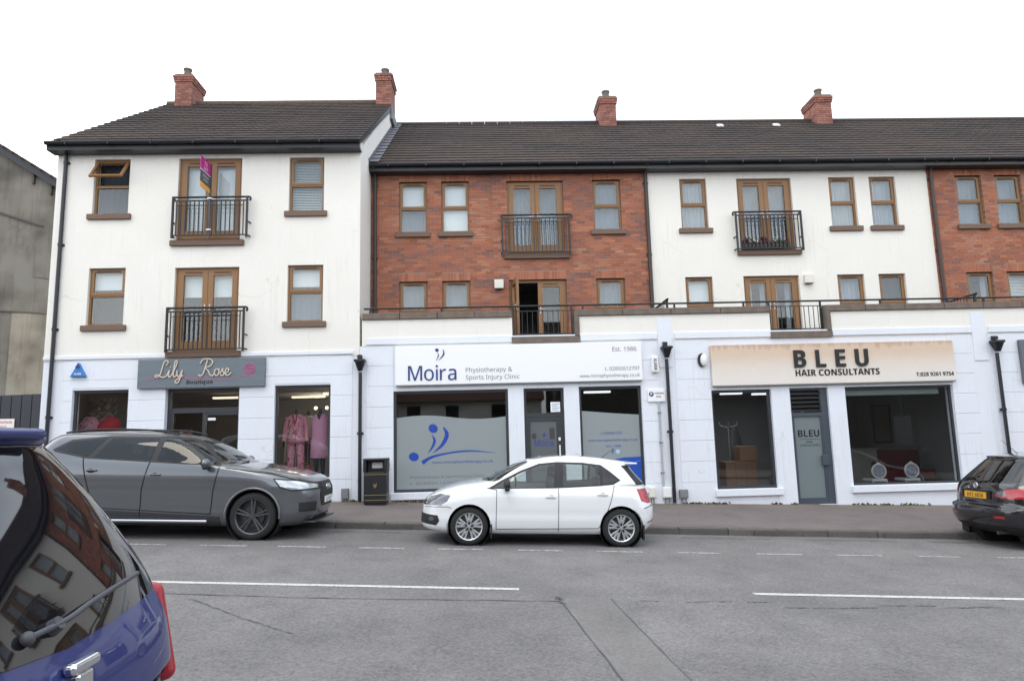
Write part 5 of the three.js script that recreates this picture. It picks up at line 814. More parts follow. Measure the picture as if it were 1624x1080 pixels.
// black crossover leaving the frame on the right, tail towards us
{
  const paint = mat(0.010, 0.009, 0.012, { roughness: 0.18, clearcoat: 1, clearcoatRoughness: 0.03 });
  const car = buildCar({
    name: 'crossover_car', label: 'black crossover car with a yellow number plate, cut off by the right edge', paint, R: 0.345, arch: 0.385, axles: [1.32, -1.31], tyreW: 0.23, floor: 0.24, belt: 1.02, cabin: [-1.65, 0.9],
    front: [[0.22, 1.95], [0.35, 2.15], [0.6, 2.2], [0.8, 2.15], [0.95, 1.95], [1.05, 1.6], [1.12, 1.15], [1.3, 0.8], [1.45, 0.45], [1.55, 0.1], [1.60, -0.3], [1.61, -0.5]],
    rear: [[0.22, -1.78], [0.30, -1.96], [0.42, -2.08], [0.55, -2.115], [0.66, -2.11], [0.72, -2.03], [0.85, -2.03], [0.98, -2.01], [1.06, -1.97], [1.15, -1.88], [1.3, -1.72], [1.44, -1.57], [1.50, -1.50], [1.525, -1.56], [1.55, -1.42], [1.58, -1.1], [1.60, -0.8], [1.61, -0.6]],
    width: [[0.22, 0.78], [0.3, 0.85], [0.45, 0.89], [0.65, 0.895], [0.85, 0.89], [1.0, 0.86], [1.08, 0.82], [1.25, 0.74], [1.45, 0.64], [1.52, 0.59], [1.57, 0.49], [1.60, 0.36], [1.61, 0.28]],
    levels: lv(0, 0, [[0.22, 2], [0.3, 8], [0.66, 3], [0.72, 7], [1.06, 4], [1.2, 6], [1.5, 4], [1.58, 3], [1.61]]),
    mid: () => 0, frontExp: () => [9, 2.6], rearExp: (y) => (y < 0.7 ? [11, 3.0] : [10, 2.7]),
    cuts: [
      { name: 'rear_window', mat: C.privacy, at: 'rear', inset: 0.003, poly: [[-0.60, 1.085], [0.60, 1.085], [0.655, 1.12], [0.50, 1.475], [-0.50, 1.475], [-0.655, 1.12]] },
      { name: 'side_window', mat: C.privacy, at: 'side', inset: 0.004, poly: [[0.7, 1.1], [0.3, 1.38], [0.0, 1.47], [-0.3, 1.48], [-0.3, 1.06]] },
      { name: 'side_window', mat: C.privacy, at: 'side', inset: 0.004, poly: [[-0.36, 1.06], [-0.36, 1.48], [-0.9, 1.44], [-1.25, 1.2], [-1.2, 1.12]] },
      { name: 'window_trim', mat: C.trim, at: 'side', inset: 0.002, poly: [[0.78, 1.06], [0.32, 1.42], [0.0, 1.51], [-0.4, 1.51], [-0.95, 1.47], [-1.34, 1.2], [-1.2, 1.08], [-0.3, 1.03]] },
      { name: 'windscreen', mat: C.tint, at: 'front', inset: 0.003, poly: [[-0.7, 1.14], [0.7, 1.14], [0.55, 1.5], [-0.55, 1.5]] },
      { name: 'reversing_light', mat: C.lampClear, at: 'rear', inset: -0.006, xmax: -1.3, sets: [[ellipse(0.50, 0.905, 0.085, 0.05, 18)], [ellipse(-0.50, 0.905, 0.085, 0.05, 18)]] },
      { name: 'tail_light', mat: C.lampRed, at: 'rear', inset: -0.004, xmax: -1.2, sets: [[[[0.38, 0.87], [0.5, 0.835], [0.90, 0.84], [0.90, 1.03], [0.66, 1.005], [0.44, 0.945]]], [[[-0.40, 0.87], [-0.52, 0.845], [-0.90, 0.86], [-0.90, 1.0], [-0.66, 0.985], [-0.46, 0.94]]]] },
      { name: 'rear_reflector', mat: C.lampRed, at: 'rear', inset: -0.003, xmax: -1.2, sets: [[[[0.44, 0.50], [0.62, 0.50], [0.62, 0.54], [0.44, 0.54]]], [[[-0.44, 0.50], [-0.62, 0.50], [-0.62, 0.54], [-0.44, 0.54]]]] },
      { name: 'bumper', mat: C.trim, at: 'rear', inset: 0.003, xmax: -1.4, poly: [[-0.8, 0.2], [0.8, 0.2], [0.76, 0.37], [-0.76, 0.37]] },
    ],
    seats: [[0, 0.4, 0.5], [0, -0.4, 0.5], [-0.9, 0.4, 0.55], [-0.9, -0.4, 0.55]], handles: [[-0.3, 0.9]], handleZ: () => 0.885, mirror: [0.62, 1.12, 0.97],
    wheel: { mat: C.alloy, spokes: 5, fork: [[0, -0.12], [0, 0.12]], w0: 0.09, w1: 0.07, cap: true },
    extra(c) {
      obj('number_plate', new THREE.BoxGeometry(0.015, 0.115, 0.52).rotateZ(-0.06).translate(-2.045, 0.86, 0), mat(1, 1, 1, { map: plateTexture('HFZ 6838', '#e0a51e'), roughness: 0.45 }), c);
      obj('plate_recess', new THREE.BoxGeometry(0.02, 0.15, 0.66).translate(-2.028, 0.87, 0), C.gap, c);
      obj('badge', [clean(new THREE.TorusGeometry(0.045, 0.008, 6, 20).rotateY(Math.PI / 2).translate(-2.025, 1.02, 0)), bx(-2.03, -2.015, 1.01, 1.03, -0.055, 0.055)], M.chrome, c);
      obj('wiper', [tube([[-1.98, 1.1, 0.0], [-1.93, 1.15, -0.1], [-1.9, 1.14, -0.42]], 0.014, 6), clean(new THREE.SphereGeometry(0.03, 10, 8).translate(-1.96, 1.09, 0))], C.trim, c);
      obj('aerial', between([-1.2, 1.585, 0], [-1.48, 1.82, 0], 0.007, 0.003), C.trim, c);
      obj('exhaust', between([-1.8, 0.27, 0.45], [-2.04, 0.26, 0.45], 0.03, 0.03), C.darkAlloy, c);
      for (const s of [-1, 1]) obj('mud_flap', rbx(-1.72, -1.70, 0.14, 0.36, s * 0.76 - 0.09, s * 0.76 + 0.09, 0.008), C.trim, c);
    },
  });
  seatCar(car, 10.59, 4.10, 0.02);
}
// blue car close by on the left, tail towards us
{
  const paint = mat(0.0035, 0.012, 0.115, { roughness: 0.5, metalness: 0.0, clearcoat: 0.7, clearcoatRoughness: 0.03 });
  const dark = mat(0.006, 0.006, 0.008, { roughness: 0.025, ior: 1.72 });
  const car = buildCar({
    name: 'estate_car', label: 'dark blue car close by at the lower left, its rear window mirroring the terrace', paint, R: 0.34, arch: 0.38, axles: [1.32, -1.32], tyreW: 0.22, floor: 0.24, belt: 1.05, cabin: [-1.5, 0.9],
    front: [[0.22, 1.95], [0.35, 2.15], [0.6, 2.2], [0.8, 2.15], [0.95, 1.95], [1.05, 1.6], [1.12, 1.15], [1.3, 0.8], [1.45, 0.45], [1.57, 0.1], [1.63, -0.3], [1.65, -0.5]],
    rear: [[0.22, -1.8], [0.30, -1.98], [0.42, -2.02], [0.55, -2.045], [0.66, -2.05], [0.74, -2.045], [0.85, -2.03], ...Array.from({ length: 13 }, (_, i) => { const t = i * 0.05; return [0.94 + t, -1.995 + 0.42 * t + 0.19 * t * t]; }), [1.556, -1.71], [1.59, -1.66], [1.62, -1.42], [1.64, -0.9], [1.65, -0.6]],
    width: [[0.22, 0.78], [0.3, 0.85], [0.45, 0.89], [0.65, 0.90], [0.85, 0.895], [1.0, 0.87], [1.08, 0.845], [1.25, 0.765], [1.45, 0.65], [1.55, 0.575], [1.60, 0.49], [1.635, 0.37], [1.65, 0.26]],
    levels: lv(0, 0, [[0.22, 2], [0.3, 10], [0.66, 4], [0.74, 12], [1.1, 14], [1.5, 8], [1.6, 5], [1.65]]),
    mid: () => 0, frontExp: () => [9, 2.6], rearExp: (y) => (y < 0.7 ? [11, 3.0] : [18, 3]),
    cuts: [
      { name: 'rear_window', mat: dark, at: 'rear', inset: 0.004, poly: [[-0.66, 0.97], [0, 0.93], [0.66, 0.97], [0.735, 1.03], [0.505, 1.535], [-0.505, 1.535], [-0.735, 1.03]] },
      { name: 'side_window', mat: C.privacy, at: 'side', inset: 0.004, poly: [[0.7, 1.1], [0.3, 1.38], [0.0, 1.5], [-0.3, 1.52], [-0.3, 1.06]] },
      { name: 'side_window', mat: C.privacy, at: 'side', inset: 0.004, poly: [[-0.36, 1.06], [-0.36, 1.52], [-1.1, 1.5], [-1.45, 1.2], [-1.4, 1.1]] },
      { name: 'window_trim', mat: C.trim, at: 'side', inset: 0.002, poly: [[0.78, 1.06], [0.32, 1.42], [0.0, 1.54], [-0.4, 1.55], [-1.15, 1.53], [-1.54, 1.2], [-1.4, 1.06], [-0.3, 1.03]] },
      { name: 'windscreen', mat: C.tint, at: 'front', inset: 0.003, poly: [[-0.7, 1.14], [0.7, 1.14], [0.55, 1.52], [-0.55, 1.52]] },
      { name: 'panel_gap', mat: C.gap, at: 'rear', inset: 0.006, xmax: -1.3, polys: ribbon([[-0.74, 0.68], [0.74, 0.68]], 0.012) },
    ],
    seats: [[-0.9, 0.4, 0.55], [-0.9, -0.4, 0.55]], handles: [[-0.3, 0.9]], handleZ: () => 0.885, mirror: [0.62, 1.12, 0.97],
    wheel: { mat: C.alloy, spokes: 5, fork: [[0, -0.12], [0, 0.12]], w0: 0.09, w1: 0.07, cap: true },
    extra(c) {
      obj('spoiler', rbx(-1.72, -1.42, 1.55, 1.59, -0.33, 0.33, 0.02), paint, c);
      obj('wiper', [tube([[-1.985, 1.0, -0.16], [-1.995, 1.01, 0.0], [-1.98, 1.025, 0.14], [-1.945, 1.05, 0.5]], 0.009, 8), clean(new THREE.SphereGeometry(0.02, 10, 8).translate(-1.985, 1.0, -0.16)), clean(cyl(0.02, 0.026, 0.045, 14).rotateZ(1.0).translate(-1.98, 1.0, -0.04))], mat(0.06, 0.06, 0.07, { roughness: 0.5 }), c);
      for (const k of [-1, 1]) { const g = rbx(-0.045, 0.045, -0.19, 0.19, -0.075, 0.075, 0.038, 4); g.rotateY(k * 0.62); g.rotateZ(-0.16); g.translate(-1.868, 0.775, k * 0.805); obj('tail_light', g, mat(0.36, 0.018, 0.028, { roughness: 0.3 }), c); }
      obj('badge', [rbx(-2.06, -2.02, 0.865, 0.90, -0.07, 0.07, 0.015), rbx(-2.055, -2.02, 0.80, 0.865, -0.04, 0.04, 0.012)], M.chrome, c);
    },
  });
  seatCar(car, -3.20, 14.06, 0); car.rotation.set(0, 0, Math.atan(-0.04));
  car.rotation.y = Math.PI; 
}
// ---------------------------------------------------------------- signs, lettering and small things
const fonts = {}; for (const [k, f] of [['sans', 'droid_sans_regular'], ['bold', 'droid_sans_bold'], ['serif', 'droid_serif_bold']]) fonts[k] = await new FontLoader().loadAsync(`fonts/droid/${f}.typeface.json`);
// raised lettering: baseline left at (x, y), fitted to a width; thickness d in front of z
function letters(str, x, y, z, h, width, font = 'sans', d = 0.004, gap = 0) {
  const list = []; let at = 0; const size = h;
  if (gap) for (const ch of str) { const g = new TextGeometry(ch, { font: fonts[font], size, depth: d, curveSegments: 4, bevelEnabled: false }); g.computeBoundingBox(); const b = g.boundingBox; g.translate(at - b.min.x, 0, 0); at += b.max.x - b.min.x + gap * h; list.push(clean(g)); }
  else list.push(clean(new TextGeometry(str, { font: fonts[font], size, depth: d, curveSegments: 4, bevelEnabled: false })));
  const g = merge(list); g.computeBoundingBox(); const b = g.boundingBox; g.translate(-b.min.x, 0, 0); if (width) g.scale(width / (b.max.x - b.min.x), 1, 1); g.translate(x, y, z); return metric(g);
}
const ink = { navy: mat(0.018, 0.045, 0.20, { roughness: 0.4 }), blue: mat(0.01, 0.055, 0.36, { roughness: 0.4 }), grey: mat(0.16, 0.16, 0.20, { roughness: 0.5 }), black: mat(0.014, 0.014, 0.016, { roughness: 0.4 }), gold: mat(0.58, 0.50, 0.40, { roughness: 0.4 }), pink: mat(0.50, 0.10, 0.26, { roughness: 0.45 }), dark: mat(0.05, 0.05, 0.055, { roughness: 0.5 }) };
const stroke = (pts, r, z, sx = 1) => { const c = new THREE.CatmullRomCurve3(pts.map(([x, y]) => new THREE.Vector3(x, y, 0)), false, 'centripetal'); const g = new THREE.TubeGeometry(c, pts.length * 5, r, 6, false); g.scale(1, 1, 0.5); g.translate(0, 0, z); return clean(g); };
const blade = (pts, z, d) => { const c = new THREE.CatmullRomCurve3(pts.map(([x, y, w]) => new THREE.Vector3(x, y, w)), false, 'centripetal').getPoints(28), L = [], R = []; c.forEach((p, i) => { const a = c[Math.max(0, i - 1)], b = c[Math.min(28, i + 1)], l = Math.hypot(b.x - a.x, b.y - a.y) || 1, nx = -(b.y - a.y) / l, ny = (b.x - a.x) / l; L.push([p.x + nx * p.z / 2, p.y + ny * p.z / 2]); R.unshift([p.x - nx * p.z / 2, p.y - ny * p.z / 2]); }); return plate([...L, ...R], d).translate(0, 0, z); };
const disk = (x, y, z, rx, ry, d, tilt = 0) => { const g = plate(ellipse(0, 0, rx, ry, 24), d); g.rotateZ(tilt); return g.translate(x, y, z); };
{   // boutique sign: grey board, script letters, ribbon and rose
  const s = thing('fascia_sign', 'grey fascia sign with cream script lettering and a pink rose, over the boutique door', 'sign'), x0 = -8.15, y0 = 3.06, zf = 0.092;
  obj('board', rbx(x0, -5.22, y0, 3.735, 0.0, zf, 0.008), mat(0.145, 0.175, 0.20, { roughness: 0.45, map: tex(256, (u, v) => 0.86 + 0.2 * fbm(u * 6, v * 40, 6, 19, 4), false, 0.7) }), s);
  const H = 0.385, put = (list, ox, oy) => list.map((pts) => stroke(pts.map(([x, y]) => [x0 + ox + x * H, y0 + oy + y * H]), 0.0165, zf + 0.022));
  const glyphs = [
    [[[.62, .74], [.74, .93], [.6, 1.02], [.47, .86], [.38, .5], [.27, .15], [.1, .02], [-.02, .08], [.1, .17], [.3, .06], [.5, 0], [.68, .1]]],
    [[[.68, .1], [.84, .44], [.78, .12], [.85, 0], [.98, .15]], [[.90, .60], [.915, .63]]],
    [[[.98, .15], [1.16, .55], [1.27, .95], [1.19, 1.02], [1.1, .6], [1.07, .12], [1.14, 0], [1.28, .15]]],
    [[[1.28, .42], [1.3, .12], [1.4, .03], [1.52, .2], [1.6, .45], [1.48, -.1], [1.31, -.36], [1.18, -.28], [1.36, -.1], [1.66, .1]]],
  ], rose = [
    [[[.46, .98], [.33, .5], [.2, .1], [.06, 0], [-.08, .08]], [[.03, .76], [.2, 1.0], [.56, 1.03], [.77, .86], [.64, .6], [.34, .5], [.52, .3], [.63, .06], [.76, 0], [.9, .12]]],
    [[[1.02, .42], [.9, .28], [.92, .06], [1.04, 0], [1.16, .14], [1.14, .34], [1.03, .42], [1.2, .36]]],
    [[[1.22, .1], [1.4, .45], [1.38, .3], [1.48, .12], [1.38, 0], [1.24, .05]]],
    [[[1.5, .12], [1.7, .24], [1.74, .38], [1.63, .43], [1.54, .24], [1.6, .02], [1.74, .03], [1.9, .18]]],
  ];
  for (const g of glyphs) obj('letter', put(g, 0.42, 0.245), ink.gold, s);
  for (const g of rose) obj('letter', put(g, 1.43, 0.262), ink.gold, s);
  obj('ribbon_line', blade([[x0 + 0.13, y0 + 0.17, 0.004], [x0 + 0.5, y0 + 0.24, 0.018], [x0 + 0.85, y0 + 0.255, 0.022], [x0 + 1.5, y0 + 0.195, 0.014], [x0 + 2.2, y0 + 0.185, 0.012], [x0 + 2.5, y0 + 0.28, 0.006]], zf, 0.006), ink.pink, s);
  letters && obj('small_lettering', letters('Boutique', x0 + 1.12, y0 + 0.085, zf, 0.085, 0.62, 'serif', 0.006), ink.black, s);
  const cx = x0 + 2.58, cy = y0 + 0.42, petal = (a, r, q, w) => stroke(Array.from({ length: 7 }, (_, i) => { const t = a + (i / 6 - 0.5) * q; return [cx + r * Math.cos(t), cy + r * Math.sin(t) * 0.92]; }), w, zf + 0.01);
  for (let k = 0; k < 5; k++) obj('rose_petal', petal(k * 1.257 + 0.4, 0.125, 1.35, 0.011), ink.pink, s);
  for (let k = 0; k < 4; k++) obj('rose_petal', petal(k * 1.57, 0.075, 1.5, 0.011), ink.pink, s);
  obj('rose_petal', petal(1, 0.03, 5, 0.011), ink.pink, s);
  for (const a of [-0.12, 0.1]) obj('leaf', blade([[cx - 0.05, cy - 0.14, 0.002], [cx + a * 0.7, cy - 0.165, 0.028], [cx + a * 1.4, cy - 0.15, 0.002]], zf, 0.005), ink.pink, s);
  rebase(s, -6.68, 3.06, 0.04);
}
const figure = (x, y, k, z, d) => [disk(x, y, z, 0.108 * k, 0.092 * k, d, -0.5)];
{   // clinic sign: white tray, blue lettering
  const s = thing('fascia_sign', 'long white fascia sign with blue lettering and a figure emblem, over the clinic', 'sign'), x0 = -2.18, y0 = 3.0, zf = 0.10;
  obj('board', [rbx(x0, 3.69, y0, 3.925, 0.013, zf, 0.01)], M.signWhite, s);
  obj('lower_edge', bx(x0 + 0.02, 3.67, y0 - 0.018, y0 + 0.0, 0.013, zf - 0.006), M.lead, s);
  'Moira'.split('').reduce((x, ch) => { const g = letters(ch, x, y0 + 0.1, zf, 0.355, 0, 'sans', 0.012); g.computeBoundingBox(); obj('letter', g, ink.navy, s); return g.boundingBox.max.x + 0.045; }, x0 + 0.30);
  obj('emblem', disk(x0 + 0.985, y0 + 0.815, zf, 0.045, 0.04, 0.008, -0.5), ink.navy, s);
  obj('emblem', blade([[x0 + 1.0, y0 + 0.755, 0.004], [x0 + 1.02, y0 + 0.69, 0.024], [x0 + 0.96, y0 + 0.56, 0.004]], zf, 0.008), ink.navy, s);
  obj('emblem', blade([[x0 + 1.13, y0 + 0.83, 0.012], [x0 + 1.145, y0 + 0.72, 0.036], [x0 + 1.02, y0 + 0.57, 0.004]], zf, 0.008), ink.navy, s);
  obj('lettering', letters('Physiotherapy &', x0 + 1.66, y0 + 0.275, zf, 0.105, 1.10), ink.grey, s); obj('lettering', letters('Sports Injury Clinic', x0 + 1.66, y0 + 0.10, zf, 0.105, 1.27), ink.grey, s);
  obj('lettering', letters('Est. 1986', x0 + 5.17, y0 + 0.70, zf, 0.105, 0.58), ink.grey, s); obj('lettering', letters('t. 02892612707', x0 + 4.97, y0 + 0.245, zf, 0.085, 0.83), ink.grey, s); obj('lettering', letters('www.moiraphysiotherapy.co.uk', x0 + 4.36, y0 + 0.09, zf, 0.075, 1.44), ink.grey, s);
  rebase(s, 0.75, 3.0, 0.05);
}
{   // hairdresser's sign: peach and cream board with raised black letters
  const s = thing('fascia_sign', 'peach and cream fascia sign with raised black lettering, over the hairdresser', 'sign'), x0 = 5.37, y0 = 2.82, zf = 0.10;
  const print = tex(512, (u, v) => { const n = fbm(u * 24, v * 4, 4, 71, 4), b = fbm(u * 90, v * 3, 90, 73, 3), t = sstep(0.12, 0.95, v + 0.22 * (n - 0.5)), rust = sstep(0.86, 1.0, v + 0.25 * (b - 0.5)) * 0.8; return [0.74 - 0.09 * t - 0.16 * rust, 0.69 - 0.195 * t - 0.17 * rust, 0.63 - 0.26 * t - 0.13 * rust]; });
  const g = new RoundedBoxGeometry(5.97, 0.975, 0.085, 2, 0.008); g.translate(x0 + 2.985, y0 + 0.4875, 0.0575); const cg = clean(g), p = cg.attributes.position, uv = cg.attributes.uv; for (let i = 0; i < p.count; i++) uv.setXY(i, (p.getX(i) - x0) / 5.97 * 0.998 + 0.001, clamp((p.getY(i) - y0) / 0.975, 0.002, 0.996));
  obj('board', cg, mat(1, 1, 1, { map: print, roughness: 0.5 }), s); obj('lower_edge', bx(x0 + 0.02, x0 + 5.95, y0 - 0.02, y0, 0.013, zf - 0.006), M.lead, s);
  'BLEU'.split('').reduce((x, ch) => { const q = letters(ch, x, y0 + 0.395, zf, 0.42, 0, 'bold', 0.04); q.computeBoundingBox(); const w = q.boundingBox.max.x - q.boundingBox.min.x; obj('letter', q, ink.black, s); return x + w + 0.245; }, x0 + 2.0);
  obj('lettering', letters('HAIR CONSULTANTS', x0 + 2.02, y0 + 0.19, zf, 0.148, 2.06, 'bold', 0.012), ink.black, s); obj('lettering', letters('T:028 9261 9754', x0 + 4.98, y0 + 0.12, zf, 0.095, 0.93, 'bold', 0.006), ink.black, s);
  rebase(s, 8.35, 2.82, 0.05);
}
{ const s = thing('fascia_sign', 'dark grey fascia sign cut off by the right edge', 'sign'); obj('board', rbx(13.02, 17.8, 2.72, 3.78, 0.013, 0.10, 0.01), mat(0.12, 0.13, 0.15, { roughness: 0.45 }), s); obj('lower_edge', bx(13.04, 17.78, 2.70, 2.72, 0.013, 0.09), M.lead, s); rebase(s, 15.4, 2.72, 0.05); }
// frosted film and prints on the clinic windows and door, and the print on the hairdresser's door
{
  const X = (zx) => -2.24 + (zx / 7.2 - 3.5) / 67, Y = (zy) => 2.87 - (zy / 7.2 + 21) / 66.5, z = -0.112, d = 0.002;
  const f = thing('window_film', 'wavy frosted film with a large blue figure emblem on the left clinic window', 'window film');
  const top = Array.from({ length: 25 }, (_, i) => { const t = i / 24; return [-2.175 + 2.58 * t, 2.235 + 0.058 * Math.sin(t * Math.PI * 1.9 + 0.15) * (1 - 0.1 * t)]; });
  obj('film', plate([[-2.175, 0.585], [0.405, 0.585], ...top.reverse()], 0.0015).translate(0, 0, z - 0.002), M.frost, f);
  obj('emblem', disk(X(470), Y(275), z, 0.112, 0.10, d, -0.6), ink.blue, f); obj('emblem', disk(X(250), Y(585), z, 0.118, 0.10, d, -0.25), ink.blue, f);
  obj('emblem', blade([[X(455), Y(345), 0.01], [X(485), Y(410), 0.06], [X(455), Y(490), 0.045], [X(405), Y(552), 0.006]], z, d), ink.blue, f);
  obj('emblem', blade([[X(588), Y(262), 0.03], [X(625), Y(345), 0.095], [X(575), Y(455), 0.075], [X(462), Y(552), 0.006]], z, d), ink.blue, f);
  obj('emblem', blade([[X(345), Y(655), 0.10], [X(430), Y(602), 0.062], [X(600), Y(560), 0.04], [X(860), Y(535), 0.035], [X(1180), Y(562), 0.005]], z, d), ink.blue, f);
  obj('lettering', letters('www.moiraphysiotherapy.co.uk', X(455), Y(665), z, 0.055, 1.43, 'sans', d), ink.blue, f);
  obj('lettering', letters('Physiotherapy & Sports Injury Clinic', X(205), Y(825), z, 0.055, 1.75, 'sans', d), ink.grey, f); obj('lettering', letters('t. 02892612707', X(205), Y(893), z, 0.055, 1.1, 'sans', d), ink.grey, f);
  obj('badge_print', disk(X(1185), Y(795), z, 0.055, 0.055, d), ink.blue, f);
  rebase(f, -0.9, 0.585, z);
  const g = thing('window_film', 'slanting frosted film with small lettering and a blue corner on the right clinic window', 'window film');
  obj('film', plate([[2.225, 0.585], [3.595, 0.585], [3.595, 2.19], [3.0, 2.235], [2.225, 2.31]], 0.0015).translate(0, 0, z - 0.002), M.frost, g);
  obj('blue_panel', plate([[2.62, 0.59], [3.59, 0.59], [3.59, 1.20], [3.2, 1.19], [2.80, 1.13], [2.7, 0.98]], d).translate(0, 0, z), mat(0.012, 0.075, 0.40, { roughness: 0.4 }), g);
  obj('blue_sweep', blade([[2.9, 0.6, 0.01], [3.2, 0.95, 0.05], [3.58, 1.12, 0.02]], z + d, d), mat(0.06, 0.16, 0.50, { roughness: 0.4 }), g);
  obj('lettering', letters('t. 02892612707', 2.66, 1.74, z, 0.055, 0.52, 'sans', d), ink.blue, g); obj('lettering', letters('www.moiraphysiotherapy.co.uk', 2.35, 1.58, z, 0.05, 1.18, 'sans', d), ink.blue, g); obj('lettering', letters('Est. 1986', 2.78, 1.44, z, 0.045, 0.35, 'sans', d), ink.blue, g);
  obj('badge_print', disk(3.05, 1.33, z, 0.05, 0.05, d), mat(0.35, 0.55, 0.8, { roughness: 0.4 }), g); obj('badge_print', blade([[2.90, 1.29, 0.01], [2.93, 1.33, 0.03], [2.94, 1.40, 0.01]], z, d), ink.blue, g);
  rebase(g, 2.9, 0.585, z);
  const h = thing('door_film', 'frosted film with a small blue name on the clinic door', 'door film'), zd = -0.138;
  obj('film', bx(0.985, 1.615, 0.405, 2.095, zd - 0.003, zd - 0.001), mat(0.16, 0.175, 0.18, { roughness: 0.4, transmission: 0.3 }), h);
  obj('lettering', letters('Moira', 1.08, 1.50, zd, 0.16, 0.44, 'sans', d), ink.blue, h); obj('emblem', disk(1.07, 1.74, zd, 0.06, 0.07, d), ink.dark, h); obj('emblem', disk(1.31, 1.76, zd, 0.035, 0.035, d), ink.blue, h); obj('emblem', bx(1.44, 1.56, 1.66, 1.93, zd, zd + d), ink.dark, h);
  rebase(h, 1.3, 0.4, zd);
  const paper = (x, y, w, hh, zz, l) => { const c = document.createElement('canvas'); c.width = 128; c.height = 96; const q = c.getContext('2d'); q.fillStyle = '#f2f5f7'; q.fillRect(0, 0, 128, 96); q.fillStyle = '#7f95b5'; for (let i = 0; i < 4; i++) q.fillRect(16, 18 + i * 18, 96 - (i % 2) * 20, 6); const t = new THREE.CanvasTexture(c); t.colorSpace = THREE.SRGBColorSpace; const o = solo('notice', new THREE.BoxGeometry(w, hh, 0.002), mat(1, 1, 1, { map: t, roughness: 0.7 }), l, 'notice'); o.position.set(x, y, zz); };
  paper(1.28, 1.20, 0.27, 0.15, zd + 0.002, 'white paper notice stuck on the clinic door below the blue name'); paper(1.60, 2.42, 0.23, 0.24, -0.138, 'square white paper notice in the fanlight above the clinic door');
  const b = thing('door_print', 'black lettering on the pale panel of the grey hairdresser door', 'lettering');
  obj('lettering', letters('BLEU', 7.42, 1.56, -0.11, 0.165, 0.52, 'bold', 0.003, 0.16), ink.black, b); obj('rule', bx(7.46, 7.94, 1.50, 1.508, -0.11, -0.107), ink.black, b); obj('lettering', letters('HAIR', 7.60, 1.42, -0.11, 0.045, 0.16, 'sans', 0.003), ink.black, b); obj('lettering', letters('CONSULTANTS', 7.45, 1.34, -0.11, 0.045, 0.48, 'sans', 0.003), ink.black, b);
  rebase(b, 7.7, 1.34, -0.11);
}
